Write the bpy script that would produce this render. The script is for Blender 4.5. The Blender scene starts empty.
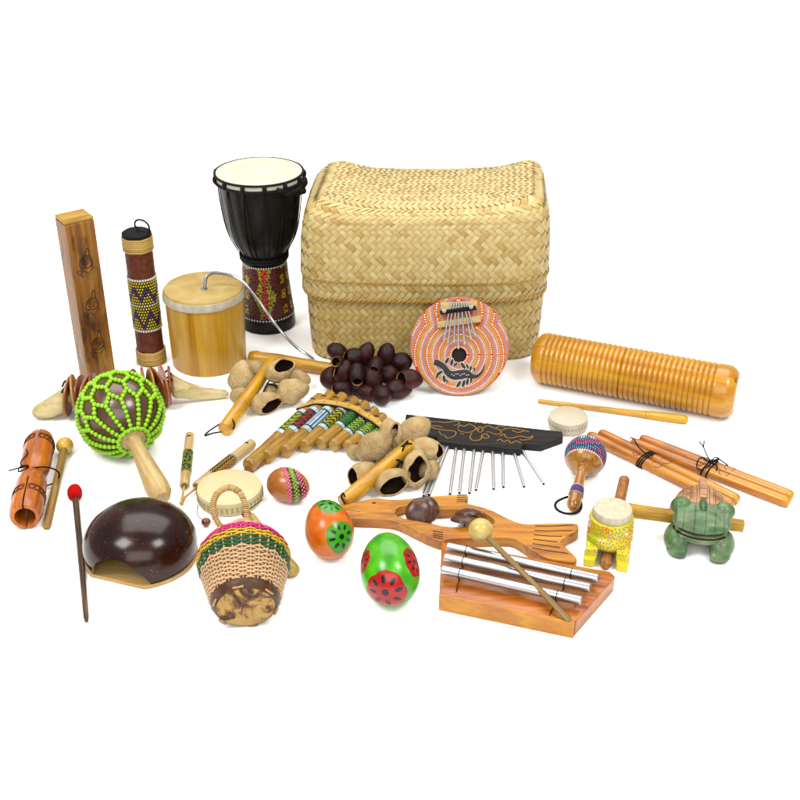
import bpy, bmesh, math, random
from mathutils import Vector, Matrix, noise
random.seed(7)
R = math.radians
PI = math.pi
SC = bpy.context.scene
COL = SC.collection

# ---------------------------------------------------------------- camera, world, lamps, exposure
F = 1150.0            # focal length in pixels of the 800 px photograph
TH = R(29.9)          # downward pitch
H = 0.93              # camera height, metres
cd = bpy.data.cameras.new('camera')
cam = bpy.data.objects.new('camera', cd)
COL.objects.link(cam)
cam.location = (0, 0, H)
cam.rotation_euler = (R(90) - TH, 0, 0)
cd.sensor_width = 36
cd.lens = 36 * F / 800
cd.clip_start = 0.05
cd.clip_end = 60
SC.camera = cam
W = bpy.data.worlds.new('World')
SC.world = W
W.use_nodes = True
W.node_tree.nodes['Background'].inputs[0].default_value = (1, 0.99, 0.975, 1)
W.node_tree.nodes['Background'].inputs[1].default_value = 0.5


def area(name, loc, target, sx, sy, power, col=(1, 0.97, 0.93)):
    l = bpy.data.lights.new(name, 'AREA')
    l.shape = 'RECTANGLE'
    l.size = sx
    l.size_y = sy
    l.energy = power
    l.color = col
    o = bpy.data.objects.new(name, l)
    COL.objects.link(o)
    o.location = loc
    d = Vector(target) - Vector(loc)
    o.rotation_euler = d.to_track_quat('-Z', 'Y').to_euler()
    return o


area('softbox', (-1.3, 0.4, 2.3), (0, 1.5, 0), 0.9, 0.9, 55)
area('softbox', (1.2, 0.5, 2.2), (0.1, 1.5, 0), 0.7, 0.7, 38)
area('softbox', (0, -0.9, 1.5), (0, 1.6, 0.1), 2.2, 1.2, 36)  # frontal fill added near the camera to brighten upright front faces
area('softbox', (0, 3.2, 3.6), (0, 2.2, 0), 4.0, 3.0, 190)
SC.view_settings.view_transform = 'Standard'
SC.view_settings.look = 'None'
SC.view_settings.exposure = 0.0
SC.view_settings.gamma = 1.0


# ---------------------------------------------------------------- where things stand
def G(px, py, z=0.0):
    """point at height z seen at photograph pixel (px, py)"""
    x, y = (px - 400) / F, -(py - 400) / F
    d = Vector((x, math.cos(TH) + y * math.sin(TH), -math.sin(TH) + y * math.cos(TH)))
    t = (H - z) / -d.z
    return Vector((0, 0, H)) + d * t


def depth(P):
    return P.y * math.cos(TH) + (H - P.z) * math.sin(TH)


def mpp(P):
    return depth(P) / F


def zat(P, py):
    """height over ground point P that shows at row py"""
    a = TH + math.atan((py - 400) / F)
    return H - P.y * math.tan(a)


def axes(o, x, up=Vector((0, 0, 1))):
    """matrix: origin o, local X along x, local Z as near up as possible"""
    x = Vector(x).normalized()
    y = Vector(up).cross(x)
    if y.length < 1e-5:
        y = Vector((0, 1, 0))
    y.normalize()
    z = x.cross(y)
    m = Matrix((x, y, z)).transposed().to_4x4()
    m.translation = o
    return m


def lay(ax, ay, az, bx, by, bz):
    A, B = G(ax, ay, az), G(bx, by, bz)
    return axes(A, B - A), (B - A).length


def lin(c):
    """sRGB 0-255 triple -> linear"""
    return tuple(((v / 255) / 12.92 if v / 255 <= 0.04045 else ((v / 255 + 0.055) / 1.055) ** 2.4) for v in c)


# ---------------------------------------------------------------- objects
def thing(name, label, cat, m=None, group=None):
    o = bpy.data.objects.new(name, None)
    o.empty_display_size = 0.02
    COL.objects.link(o)
    if m is not None:
        o.matrix_world = m
    o['label'] = label
    o['category'] = cat
    if group:
        o['group'] = group
    return o


class MB:
    def __init__(s):
        s.v, s.f, s.c, s.m = [], [], [], []

    def add(s, verts, faces, col=(1, 1, 1), mi=0):
        b = len(s.v)
        s.v.extend([Vector(p) for p in verts])
        for f in faces:
            s.f.append([b + i for i in f])
            s.m.append(mi)
        if callable(col):
            s.c.extend([col(Vector(p)) for p in verts])
        else:
            s.c.extend([col] * len(verts))
        return s

    def grid(s, fn, nu, nv, col=(1, 1, 1), mi=0, wu=False, wv=False, flip=False):
        vs = [fn(i / (nu if wu else nu - 1), j / (nv if wv else nv - 1)) for i in range(nu) for j in range(nv)]
        fs = []
        for i in range(nu if wu else nu - 1):
            for j in range(nv if wv else nv - 1):
                a, b = i * nv + j, ((i + 1) % nu) * nv + j
                c, d = ((i + 1) % nu) * nv + (j + 1) % nv, i * nv + (j + 1) % nv
                fs.append((d, c, b, a) if flip else (a, b, c, d))
        return s.add(vs, fs, col, mi)

    def lathe(s, prof, m=Matrix(), seg=40, col=(1, 1, 1), mi=0, wob=0.0, ax='Z', sq=1.0):
        """prof: (radius, height) pairs, turned about local Z (or X)"""
        vs = []
        n = len(prof)
        for (r, h) in prof:
            for k in range(seg):
                a = 2 * PI * k / seg
                rr = r * (1 + (wob * noise.noise(Vector((math.cos(a) * 1.3, math.sin(a) * 1.3, h * 22))) if wob else 0))
                p = (rr * math.cos(a), rr * math.sin(a) * sq, h) if ax == 'Z' else (h, rr * math.cos(a), rr * math.sin(a) * sq)
                vs.append(m @ Vector(p))
        fs = []
        for i in range(n - 1):
            for k in range(seg):
                a, b = i * seg + k, i * seg + (k + 1) % seg
                fs.append((a, b, b + seg, a + seg))
        if prof[0][0] > 1e-6:
            fs.append(tuple(range(seg - 1, -1, -1)))
        if prof[-1][0] > 1e-6:
            fs.append(tuple((n - 1) * seg + k for k in range(seg)))
        return s.add(vs, fs, col, mi)

    def ball(s, c, r, m=None, seg=16, rings=10, col=(1, 1, 1), mi=0):
        if not isinstance(r, (tuple, list)):
            r = (r, r, r)
        c = Vector(c)
        vs, fs = [], []
        for i in range(rings + 1):
            t = PI * i / rings
            for k in range(seg):
                a = 2 * PI * k / seg
                p = Vector((r[0] * math.sin(t) * math.cos(a), r[1] * math.sin(t) * math.sin(a), r[2] * math.cos(t)))
                vs.append(c + (m @ p if m is not None else p))
        for i in range(rings):
            for k in range(seg):
                a, b = i * seg + k, i * seg + (k + 1) % seg
                fs.append((a, a + seg, b + seg, b))
        return s.add(vs, fs, col, mi)

    def tube(s, path, r, seg=8, col=(1, 1, 1), mi=0, closed=False, caps=True, flat=1.0, up=None):
        path = [Vector(p) for p in path]
        n = len(path)
        rs = r if isinstance(r, (list, tuple)) else [r] * n
        T = []
        for i in range(n):
            a = path[(i - 1) % n] if (closed or i > 0) else path[i]
            b = path[(i + 1) % n] if (closed or i < n - 1) else path[i]
            t = (b - a)
            T.append(t.normalized() if t.length > 1e-9 else Vector((1, 0, 0)))
        u = Vector(up) if up else (Vector((0, 0, 1)) if abs(T[0].z) < 0.9 else Vector((1, 0, 0)))
        vs = []
        for i in range(n):
            x = T[i].cross(u)
            if x.length < 1e-6:
                x = T[i].orthogonal()
            x.normalize()
            y = x.cross(T[i]).normalized()
            if not up:
                u = y
            for k in range(seg):
                a = 2 * PI * k / seg
                vs.append(path[i] + x * math.cos(a) * rs[i] + y * math.sin(a) * rs[i] * flat)
        fs = []
        for i in range(n if closed else n - 1):
            for k in range(seg):
                a, b = i * seg + k, i * seg + (k + 1) % seg
                c, d = ((i + 1) % n) * seg + (k + 1) % seg, ((i + 1) % n) * seg + k
                fs.append((a, b, c, d))
        if caps and not closed:
            fs.append(tuple(range(seg - 1, -1, -1)))
            fs.append(tuple((n - 1) * seg + k for k in range(seg)))
        return s.add(vs, fs, col, mi)

    def box(s, c, size, m=None, col=(1, 1, 1), mi=0):
        hx, hy, hz = [q / 2 for q in size]
        c = Vector(c)
        vs = []
        for x in (-hx, hx):
            for y in (-hy, hy):
                for z in (-hz, hz):
                    p = Vector((x, y, z))
                    vs.append(c + (m @ p if m is not None else p))
        return s.add(vs, [(0, 1, 3, 2), (4, 6, 7, 5), (0, 4, 5, 1), (2, 3, 7, 6), (0, 2, 6, 4), (1, 5, 7, 3)], col, mi)

    def build(s, name, mats, parent=None, m=None, bevel=0, ang=40, fix=True, segs=2, label=None, inv=False):
        me = bpy.data.meshes.new(name)
        vv = s.v
        if inv and parent is not None:          # vertices given in world space
            iv = parent.matrix_world.inverted()
            vv = [iv @ p for p in s.v]
        me.from_pydata([tuple(p) for p in vv], [], s.f)
        if not isinstance(mats, (list, tuple)):
            mats = [mats]
        for q in mats:
            me.materials.append(q)
        me.polygons.foreach_set('material_index', s.m)
        at = me.color_attributes.new('Col', 'FLOAT_COLOR', 'POINT')
        flat = []
        for c in s.c:
            flat.extend((c[0], c[1], c[2], 1.0))
        at.data.foreach_set('color', flat)
        if fix:
            b = bmesh.new()
            b.from_mesh(me)
            bmesh.ops.remove_doubles(b, verts=b.verts, dist=1e-6)
            bmesh.ops.recalc_face_normals(b, faces=b.faces)
            b.to_mesh(me)
            b.free()
        me.shade_smooth()
        me.set_sharp_from_angle(angle=R(ang))
        me.update()
        o = bpy.data.objects.new(name, me)
        COL.objects.link(o)
        if parent is not None:
            o.parent = parent
        if m is not None:
            o.matrix_local = m
        if bevel:
            bv = o.modifiers.new('bevel', 'BEVEL')
            bv.width = bevel
            bv.segments = segs
            bv.limit_method = 'ANGLE'
            bv.angle_limit = R(35)
            bv.harden_normals = True
        if label:
            o['label'] = label
        return o


def tag(o, label, cat, group=None):
    o['label'] = label
    o['category'] = cat
    if group:
        o['group'] = group
    return o


def bake(o, drop=()):
    """apply the modifiers of o to its mesh, remove helpers"""
    dg = bpy.context.evaluated_depsgraph_get()
    dg.update()
    me = bpy.data.meshes.new_from_object(o.evaluated_get(dg), preserve_all_data_layers=True, depsgraph=dg)
    o.modifiers.clear()
    o.data = me
    for d in drop:
        bpy.data.objects.remove(d, do_unlink=True)
    return o


def cut(o, cutters, mode='DIFFERENCE'):
    for c in cutters:
        md = o.modifiers.new('cut', 'BOOLEAN')
        md.operation = mode
        md.object = c
        md.solver = 'EXACT'
    bake(o, cutters)
    o.data.shade_smooth()
    o.data.set_sharp_from_angle(angle=R(40))
    return o


def slab(name, loops, thick, mat, parent, bevel=0.0015, m=None, res=3):
    """flat outline with holes, given thickness and rounded edges; z from 0 to thick"""
    cu = bpy.data.curves.new(name, 'CURVE')
    cu.dimensions = '2D'
    cu.fill_mode = 'BOTH'
    for lp in loops:
        sp = cu.splines.new('POLY')
        sp.points.add(len(lp) - 1)
        for i, p in enumerate(lp):
            sp.points[i].co = (p[0], p[1], 0, 1)
        sp.use_cyclic_u = True
    cu.extrude = thick / 2 - bevel
    cu.bevel_depth = bevel
    cu.bevel_resolution = 2
    cu.offset = -bevel
    co = bpy.data.objects.new(name + '_c', cu)
    COL.objects.link(co)
    dg = bpy.context.evaluated_depsgraph_get()
    dg.update()
    me = bpy.data.meshes.new_from_object(co.evaluated_get(dg), depsgraph=dg)
    bpy.data.objects.remove(co, do_unlink=True)
    for v in me.vertices:
        v.co.z += thick / 2
    me.materials.clear()
    me.materials.append(mat)
    me.shade_smooth()
    me.set_sharp_from_angle(angle=R(35))
    o = bpy.data.objects.new(name, me)
    COL.objects.link(o)
    if parent is not None:
        o.parent = parent
    if m is not None:
        o.matrix_local = m
    return o


def smooth_loop(pts, n=4, closed=True):
    """Catmull-Rom through the points"""
    out = []
    N = len(pts)
    P = [Vector(p) for p in pts]
    rng = range(N) if closed else range(N - 1)
    for i in rng:
        if closed:
            p0, p1, p2, p3 = P[(i - 1) % N], P[i], P[(i + 1) % N], P[(i + 2) % N]
        else:
            p0, p1, p2, p3 = P[max(i - 1, 0)], P[i], P[i + 1], P[min(i + 2, N - 1)]
        for k in range(n):
            t = k / n
            out.append(0.5 * ((2 * p1) + (p2 - p0) * t + (2 * p0 - 5 * p1 + 4 * p2 - p3) * t * t + (3 * p1 - p0 - 3 * p2 + p3) * t ** 3))
    if not closed:
        out.append(P[-1])
    return out


def lerp(a, b, t):
    return a + (b - a) * t


def mixc(a, b, t):
    return tuple(a[i] + (b[i] - a[i]) * t for i in range(3))


# ---------------------------------------------------------------- materials
K = 0.50      # photograph tones to base colours


def pc(*c):
    """base colour for something that shows as this sRGB tone in the photograph"""
    q = lin(c)
    y = 0.25 * q[0] + 0.65 * q[1] + 0.10 * q[2]
    return tuple(max(0.002, (y + (v - y) * 1.18) * K) for v in q)


class NT:
    def __init__(s, name):
        s.mat = bpy.data.materials.new(name)
        s.mat.use_nodes = True
        s.t = s.mat.node_tree
        s.b = s.t.nodes['Principled BSDF']

    def n(s, typ, **kw):
        x = s.t.nodes.new(typ)
        for k, v in kw.items():
            if k.startswith('_'):
                setattr(x, k[1:], v)
            else:
                x.inputs[k].default_value = v
        return x

    def l(s, a, b):
        s.t.links.new(a, b)

    def coord(s, scale=(1, 1, 1)):
        tc = s.n('ShaderNodeTexCoord')
        mp = s.n('ShaderNodeMapping')
        mp.inputs['Scale'].default_value = scale
        s.l(tc.outputs['Object'], mp.inputs['Vector'])
        return mp.outputs['Vector']

    def noise(s, vec, scale, detail=5, dist=0.0, rough=0.55):
        x = s.n('ShaderNodeTexNoise')
        x.inputs['Scale'].default_value = scale
        x.inputs['Detail'].default_value = detail
        x.inputs['Distortion'].default_value = dist
        x.inputs['Roughness'].default_value = rough
        s.l(vec, x.inputs['Vector'])
        return x.outputs['Fac']

    def ramp(s, fac, stops, interp='LINEAR'):
        x = s.n('ShaderNodeValToRGB')
        x.color_ramp.interpolation = interp
        e = x.color_ramp.elements
        while len(e) < len(stops):
            e.new(0.5)
        for i, (p, c) in enumerate(stops):
            e[i].position = p
            e[i].color = (c[0], c[1], c[2], 1)
        s.l(fac, x.inputs['Fac'])
        return x.outputs['Color']

    def mix(s, fac, a, b, mode='MIX'):
        x = s.n('ShaderNodeMix', _data_type='RGBA', _blend_type=mode)
        for (v, i) in ((fac, 0), (a, 6), (b, 7)):
            if hasattr(v, 'is_output'):
                s.l(v, x.inputs[i])
            elif i == 0:
                x.inputs[0].default_value = v
            else:
                x.inputs[i].default_value = (v[0], v[1], v[2], 1)
        return x.outputs[2]

    def bump(s, fac, strength, dist=0.001, prev=None):
        x = s.n('ShaderNodeBump')
        x.inputs['Strength'].default_value = strength
        x.inputs['Distance'].default_value = dist
        s.l(fac, x.inputs['Height'])
        s.l(x.outputs[0], s.b.inputs['Normal'])
        if prev is not None:
            s.l(prev, x.inputs['Normal'])
        return x.outputs[0]

    def fin(s, rough=0.5, spec=0.5, coat=0.0, metal=0.0, sss=0.0):
        s.b.inputs['Roughness'].default_value = rough
        s.b.inputs['Specular IOR Level'].default_value = spec
        s.b.inputs['Coat Weight'].default_value = coat
        s.b.inputs['Coat Roughness'].default_value = 0.12
        s.b.inputs['Metallic'].default_value = metal
        return s.mat


def wood(name, c0, c1, c2, grain='X', rough=0.45, coat=0.15, g=60, blotch=0.5, stretch=0.08, rings=False):
    """dark, mid and light photograph tones"""
    hue = (1.02, 0.86) if c1[2] < 112 else (1.012, 0.97)
    c0, c1, c2 = [(q[0], q[1] * hue[0], q[2] * hue[1]) for q in (c0, c1, c2)]
    n = NT(name)
    sc = {'X': (stretch, 1, 1), 'Y': (1, stretch, 1), 'Z': (1, 1, stretch)}[grain]
    v = n.coord(sc)
    f = n.noise(v, g * 3, 6, 0.6)
    c = n.ramp(f, [(0.28, pc(*c0)), (0.52, pc(*c1)), (0.75, pc(*c2))])
    f2 = n.noise(n.coord(tuple((q + 0.25) if q < 1 else 1 for q in sc)), 22, 3, 1.0)
    d = n.ramp(f2, [(0.35, tuple(0.72 for _ in range(3))), (0.6, (1.05, 1.05, 1.05))])
    c2_ = n.mix(blotch, c, d, 'MULTIPLY')
    if blotch > 0.45:
        f4 = n.noise(n.coord(tuple((q + 0.12) if q < 1 else 1 for q in sc)), 48, 5, 1.5, 0.6)
        c2_ = n.mix(0.55, c2_, n.ramp(f4, [(0.38, (0.50, 0.36, 0.26)), (0.5, (1, 1, 1))]), 'MULTIPLY')
    f3 = n.noise(v, g * 12, 3)
    st = n.ramp(f3, [(0.6, (1, 1, 1)), (0.74, (0.62, 0.52, 0.42))])
    c3 = n.mix(0.55, c2_, st, 'MULTIPLY')
    n.l(c3, n.b.inputs['Base Color'])
    n.bump(f3, 0.12, 0.0006)
    return n.fin(rough, 0.4, coat)


def paint(name, rough=0.4, coat=0.0, var=0.25, scale=90, bump=0.08, spec=0.4, gain=1.0):
    """colour from the mesh's own Col attribute, with slight unevenness"""
    n = NT(name)
    a = n.n('ShaderNodeAttribute', _attribute_name='Col')
    v = n.coord()
    f = n.noise(v, scale, 4)
    d = n.ramp(f, [(0.3, tuple((1 - var) * gain for _ in range(3))), (0.65, (gain, gain, gain))])
    n.l(n.mix(1.0, a.outputs['Color'], d, 'MULTIPLY'), n.b.inputs['Base Color'])
    if bump:
        n.bump(n.noise(v, scale * 5, 3), bump, 0.001)
    return n.fin(rough, spec, coat)


def metal(name, c=(0.86, 0.87, 0.89), rough=0.3, grain='X'):
    n = NT(name)
    sc = {'X': (0.03, 1, 1), 'Z': (1, 1, 0.03)}[grain]
    f = n.noise(n.coord(sc), 900, 3)
    n.l(n.ramp(f, [(0.3, tuple(q * 0.85 for q in c)), (0.7, c)]), n.b.inputs['Base Color'])
    n.bump(f, 0.08, 0.0002)
    return n.fin(rough, 0.5, 0, 1.0)


M_paint = paint('gloss_paint', 0.28, 0.35)
M_matte = paint('matte_paint', 0.6, 0.0, spec=0.2)
M_bead = paint('bead_plastic', 0.3, 0.1, 0.05, 90, 0)
M_cord = paint('waxed_cord', 0.75, 0.0, 0.3, 300, 0.4, 0.15)
M_metal = metal('brushed_aluminium', (0.45, 0.46, 0.48), 0.28)
M_silver = metal('bright_aluminium', (0.58, 0.59, 0.61), 0.4)
M_tine = metal('spring_steel_tine', (0.24, 0.245, 0.26), 0.42)
M_steel = metal('polished_steel', (0.42, 0.43, 0.45), 0.3)
BLK = pc(24, 22, 22)

# ---------------------------------------------------------------- the white tabletop
n = NT('white_sweep')
v = n.coord()
n.l(n.ramp(n.noise(v, 3, 3), [(0.3, (0.93, 0.93, 0.93)), (0.7, (0.95, 0.95, 0.95))]), n.b.inputs['Base Color'])
n.fin(0.9, 0.0)
b = MB()
b.grid(lambda u, v: (-7 + 14 * u, -4 + 14 * v, 0), 2, 2)
fl = b.build('floor', n.mat)
fl['kind'] = 'structure'
# ---------------------------------------------------------------- woven basket box
def plan(a, b, n, th):
    c, s = math.cos(th), math.sin(th)
    k = (abs(c) ** n + abs(s) ** n) ** (-1 / n)
    return (a * c * k, b * s * k)


def perim_table(a, b, n, N=720):
    pts = [plan(a, b, n, 2 * PI * k / N) for k in range(N + 1)]
    L = [0]
    for k in range(N):
        L.append(L[-1] + math.dist(pts[k], pts[k + 1]))
    return L


def th_of(tab, u):
    N = len(tab) - 1
    t = (u % 1.0) * tab[-1]
    lo, hi = 0, N
    while hi - lo > 1:
        m = (lo + hi) // 2
        if tab[m] <= t:
            lo = m
        else:
            hi = m
    return 2 * PI * (lo + (t - tab[lo]) / max(1e-9, tab[hi] - tab[lo])) / N


def weave(mb, P, U0, U1, V0, V1, c, colf, h=0.0016, seed=1, mg=0.35):
    """diagonal 2/2 twill over the surface P(u, v); every float is a domed strip of its own"""
    rnd = random.Random(seed)
    s2 = math.sqrt(0.5)
    e = 0.0008

    def S(u, v, hh):
        u = min(max(u, U0), U1)
        v = min(max(v, V0), V1)
        p = P(u, v)
        du = P(min(u + e, U1), v) - P(max(u - e, U0), v)
        dv = P(u, min(v + e, V1)) - P(u, max(v - e, V0))
        nn = du.cross(dv)
        if nn.length > 1e-12:
            nn.normalize()
        return p + nn * hh

    lo = int((U0 + V0) * s2 / c) - 3
    hi = int((U1 + V1) * s2 / c) + 3
    jl = int((V0 - U1) * s2 / c) - 3
    jh = int((V1 - U0) * s2 / c) + 3
    def hsh(*q):
        return random.Random(hash(q) & 0xffffff).random()

    for i in range(lo, hi):
        for j in range(jl, jh):
            k = (i + j) % 4
            if k not in (0, 2):
                continue
            warp = k == 0
            a0, a1 = (i, i + 2) if warp else (j, j + 2)
            w0 = j if warp else i
            cp, cq = ((i + 1, j + 0.5) if warp else (i + 0.5, j + 1))
            uc, vc = (cp - cq) * c * s2, (cp + cq) * c * s2
            if uc < U0 - c * mg or uc > U1 + c * mg or vc < V0 - c * mg or vc > V1 + c * mg:
                continue
            col = colf(0.45 * hsh(seed, warp, w0) + 0.55 * hsh(seed, i, j), uc, vc)
            g = 0.015 + 0.03 * rnd.random()
            tilt = (rnd.random() - 0.5) * 0.0006
            vs = []
            for ai in range(5):
                f = ai / 4
                a = lerp(a0 - 0.12, a1 + 0.12, f)
                hh = h * (1 - (2 * f - 1) ** 4) + 0.00015
                for bi in range(3):
                    w = w0 + lerp(g, 1 - g, bi / 2)
                    h2 = hh + (0.0003 if bi == 1 else 0) + tilt * (bi - 1)
                    p, q = (a * c, w * c) if warp else (w * c, a * c)
                    u_, v_ = (p - q) * s2, (p + q) * s2
                    vs.append(S(u_, v_, h2))
            fs = [(r * 3 + q, r * 3 + q + 1, r * 3 + q + 4, r * 3 + q + 3) for r in range(4) for q in range(2)]
            mb.add(vs, fs, col)


M_straw = paint('palm_leaf_strip', 0.5, 0.05, 0.16, 260, 0.12, 0.35)
M_under = paint('palm_leaf_backing', 0.8, 0, 0.2, 200, 0.1, 0.1)  # darker straw tone for the backing behind woven strips and cane rows

bk = thing('woven_basket', 'large lidded straw-coloured woven box standing at the back beside the black drum', 'basket',
           Matrix.Translation((0.041, 1.868, 0)) @ Matrix.Rotation(R(1.0), 4, 'Z'))
S_L, S_M, S_D = pc(244, 226, 174), pc(230, 206, 148), pc(200, 164, 98)


def straw(t, u, v):
    t = t * 1.0 + 0.03
    return mixc(S_D, S_M, max(0, t) / 0.4) if t < 0.4 else mixc(S_M, S_L, min(1, (t - 0.4) / 0.55))


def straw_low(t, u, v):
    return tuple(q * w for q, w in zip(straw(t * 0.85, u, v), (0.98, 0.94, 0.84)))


# lower box
tabB = perim_table(0.203, 0.123, 5.5)
LB = tabB[-1]


def PB(u, v):
    th = th_of(tabB, u / LB)
    t = v / 0.17
    f = 0.972 + 0.028 * math.sin(min(1, t * 1.2) * PI / 2)
    x, y = plan(0.203 * f, 0.123 * f, 5.5, th)
    return Vector((x + .002, y, v + 0.001))


b = MB()
b.grid(lambda i, j: PB(i * LB, j * 0.17) * 1.0, 120, 8, pc(180, 142, 80), wu=True)
th_all = [2 * PI * k / 120 for k in range(120)]
b.add([Vector((*plan(0.192, 0.116, 5.5, t), 0.002)) for t in th_all], [tuple(range(120))], pc(180, 142, 80))
b.build('inner_wall', M_under, bk)
b = MB()
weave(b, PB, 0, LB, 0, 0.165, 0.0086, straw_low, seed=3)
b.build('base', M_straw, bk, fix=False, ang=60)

# lid
prof = [(0.0, 0.2065, 0.128, 0.119, 5.5), (0.2, 0.2090, 0.131, 0.157, 6), (0.45, 0.2075, 0.1295, 0.205, 7),
        (0.66, 0.203, 0.1255, 0.243, 9), (0.80, 0.1985, 0.1215, 0.264, 10), (0.91, 0.188, 0.112, 0.277, 11), (1.0, 0.170, 0.097, 0.284, 12)]
LV = 0.185


def pl(t):
    for i in range(len(prof) - 1):
        if t <= prof[i + 1][0] or i == len(prof) - 2:
            f = (t - prof[i][0]) / (prof[i + 1][0] - prof[i][0])
            q = []
            for k in range(1, 5):
                m = 0.5 * (prof[i + 1][k] - prof[i - 1][k]) / (prof[i + 1][0] - prof[i - 1][0]) * 2 if i > 0 else (prof[i + 1][k] - prof[i][k]) / (prof[i + 1][0] - prof[i][0])
                q.append(lerp(prof[i][k], prof[i + 1][k], f))
            return q


def ztop(x, y):
    X, Y = min(1, abs(x) / 0.172), min(1, abs(y) / 0.097)
    return 0.288 - 0.013 * (1 - X ** 2.2) + 0.011 * (X ** 6) * (Y ** 4) - 0.008 * Y ** 4 * (1 - X ** 6) - 0.005 * X ** 8


tabL = perim_table(0.208, 0.129, 5.5)
LL = tabL[-1]


def PLid(u, v):
    th = th_of(tabL, u / LL)
    t = v / LV
    a, bb, z, n_ = pl(t)
    x, y = plan(a, bb, n_, th)
    w = max(0, (t - 0.55) / 0.45) ** 1.6
    z += w * (ztop(x / a * 0.172, y / bb * 0.097) - 0.284)
    # slight hand-made waviness
    x += 0.11 * (y + .11) * max(0, (t - .45) / .55)
    k = 0.0018 * noise.noise(Vector((x * 9, y * 9, z * 9)))
    return Vector((x * (1 + k * 4), y * (1 + k * 6), z))


def PTop(u, v):
    X, Y = (u - 0.75 * LL) / 0.205, (v - LV) / 0.096 - 1
    m = max(abs(X), abs(Y), 1e-6)
    k = (abs(X / m) ** 12 + abs(Y / m) ** 12) ** (-1 / 12)
    x, y = X * k * 0.1722, Y * k * 0.0972
    return Vector((x + 0.11 * (y + .11), y, ztop(x, y) + 0.0003))


b = MB()
b.grid(lambda i, j: PLid(i * LL, j * LV), 160, 16, pc(196, 158, 94), wu=True)
b.grid(lambda i, j: PTop(0.75 * LL + (i * 2 - 1) * 0.205, LV + 0.192 * j), 32, 24, pc(196, 158, 94))
b.build('inner_lid', M_under, bk)
b = MB()
weave(b, PLid, 0, LL, 0, LV, 0.0086, straw, seed=5)


weave(b, PTop, 0.75 * LL - 0.205, 0.75 * LL + 0.205, LV, LV + 0.192, 0.0086,
      lambda t, u, v: mixc(straw(t, u, v), S_L, 0.2), seed=5)
lid = b.build('lid', M_straw, bk, fix=False, ang=60)
b = MB()
for vz, rr in ((0.002, 0.0026), (0.034, 0.0019)):
    for ph in (0, PI):
        pth = []
        N = 900
        for k in range(N):
            u = k / N
            p = PLid(u * LL, max(0.0, vz + 0.002 * math.sin(u * 14)))
            nn = Vector((p.x, p.y * 2.2, 0)).normalized()
            a = u * 150 * PI + ph
            pth.append(p + nn * (0.0016 + rr * 0.6 * math.cos(a)) + Vector((0, 0, rr * 0.8 * math.sin(a))))
        b.tube(pth, rr * 0.75, 5, pc(205, 168, 100), closed=True)
b.build('braided_rim', M_straw, lid, fix=False)

# ---------------------------------------------------------------- djembe
P = G(268.5, 323)
sc_ = 1.0
dj = thing('djembe_drum', 'black goblet drum with a white skin and a dotted painted foot', 'drum', Matrix.Translation(P))
dj.scale = (0.965, 0.965, 1)
n = NT('drum_skin')
v = n.coord()
n.l(n.ramp(n.noise(v, 30, 4), [(0.3, pc(232, 228, 206)), (0.7, pc(244, 242, 226))]), n.b.inputs['Base Color'])
n.bump(n.noise(v, 400, 3), 0.1, 0.0004)
M_skin = n.fin(0.55, 0.3)
n = NT('black_lacquer')
v = n.coord()
n.l(n.ramp(n.noise(v, 60, 4), [(0.3, (0.004, 0.004, 0.004)), (0.7, (0.009, 0.008, 0.008))]), n.b.inputs['Base Color'])
n.bump(n.noise(v, 25, 2), 0.15, 0.002)
M_black = n.fin(0.24, 0.16, 0.0)
M_rope = paint('black_rope', 0.7, 0, 0.3, 300, 0.3, 0.15)
DK = (0.0055, 0.005, 0.005)
prof_d = [(0.0505, 0.0), (0.0515, 0.004), (0.0505, 0.020), (0.047, 0.05), (0.0435, 0.085), (0.0415, 0.112), (0.0410, 0.128),
          (0.0415, 0.140), (0.046, 0.150), (0.056, 0.168), (0.0635, 0.190), (0.068, 0.215), (0.0715, 0.245), (0.0735, 0.272), (0.0745, 0.285)]
pr2 = smooth_loop([(r, h, 0) for r, h in prof_d], 4, False)
b = MB()
b.lathe([(p.x, p.y) for p in pr2], seg=72)
b.build('shell', M_black, dj)
b = MB()
b.lathe([(0.0, 0.290), (0.05, 0.2902), (0.072, 0.2905), (0.0762, 0.289), (0.0772, 0.284), (0.0768, 0.276)], seg=72)
b.build('drum_head', M_skin, dj)


def ring(mb, r, z, tr, col, seg=72, n=8, wob=0):
    mb.tube([Vector((r * math.cos(a), r * math.sin(a), z + wob * math.sin(a * 7))) for a in [2 * PI * k / seg for k in range(seg)]], tr, n, col, closed=True, up=(0, 0, 1))


b = MB()
ring(b, 0.0785, 0.2875, 0.0022, DK)
ring(b, 0.0790, 0.2765, 0.0026, DK)
for k in range(13):
    a = 2 * PI * k / 13 + 0.1
    d = Vector((math.cos(a), math.sin(a), 0))
    b.ball(d * 0.080 + Vector((0, 0, 0.282)), (0.004, 0.004, 0.0075), Matrix.Rotation(a, 3, 'Z'), 8, 6, DK)
b.build('rope_rim', M_rope, dj)
b = MB()
ring(b, 0.0432, 0.138, 0.0026, DK)
ring(b, 0.0430, 0.133, 0.0026, DK)


def rad_at(h):
    for i in range(len(pr2) - 1):
        if pr2[i].y <= h <= pr2[i + 1].y:
            return lerp(pr2[i].x, pr2[i + 1].x, (h - pr2[i].y) / (pr2[i + 1].y - pr2[i].y))
    return 0.07


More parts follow.
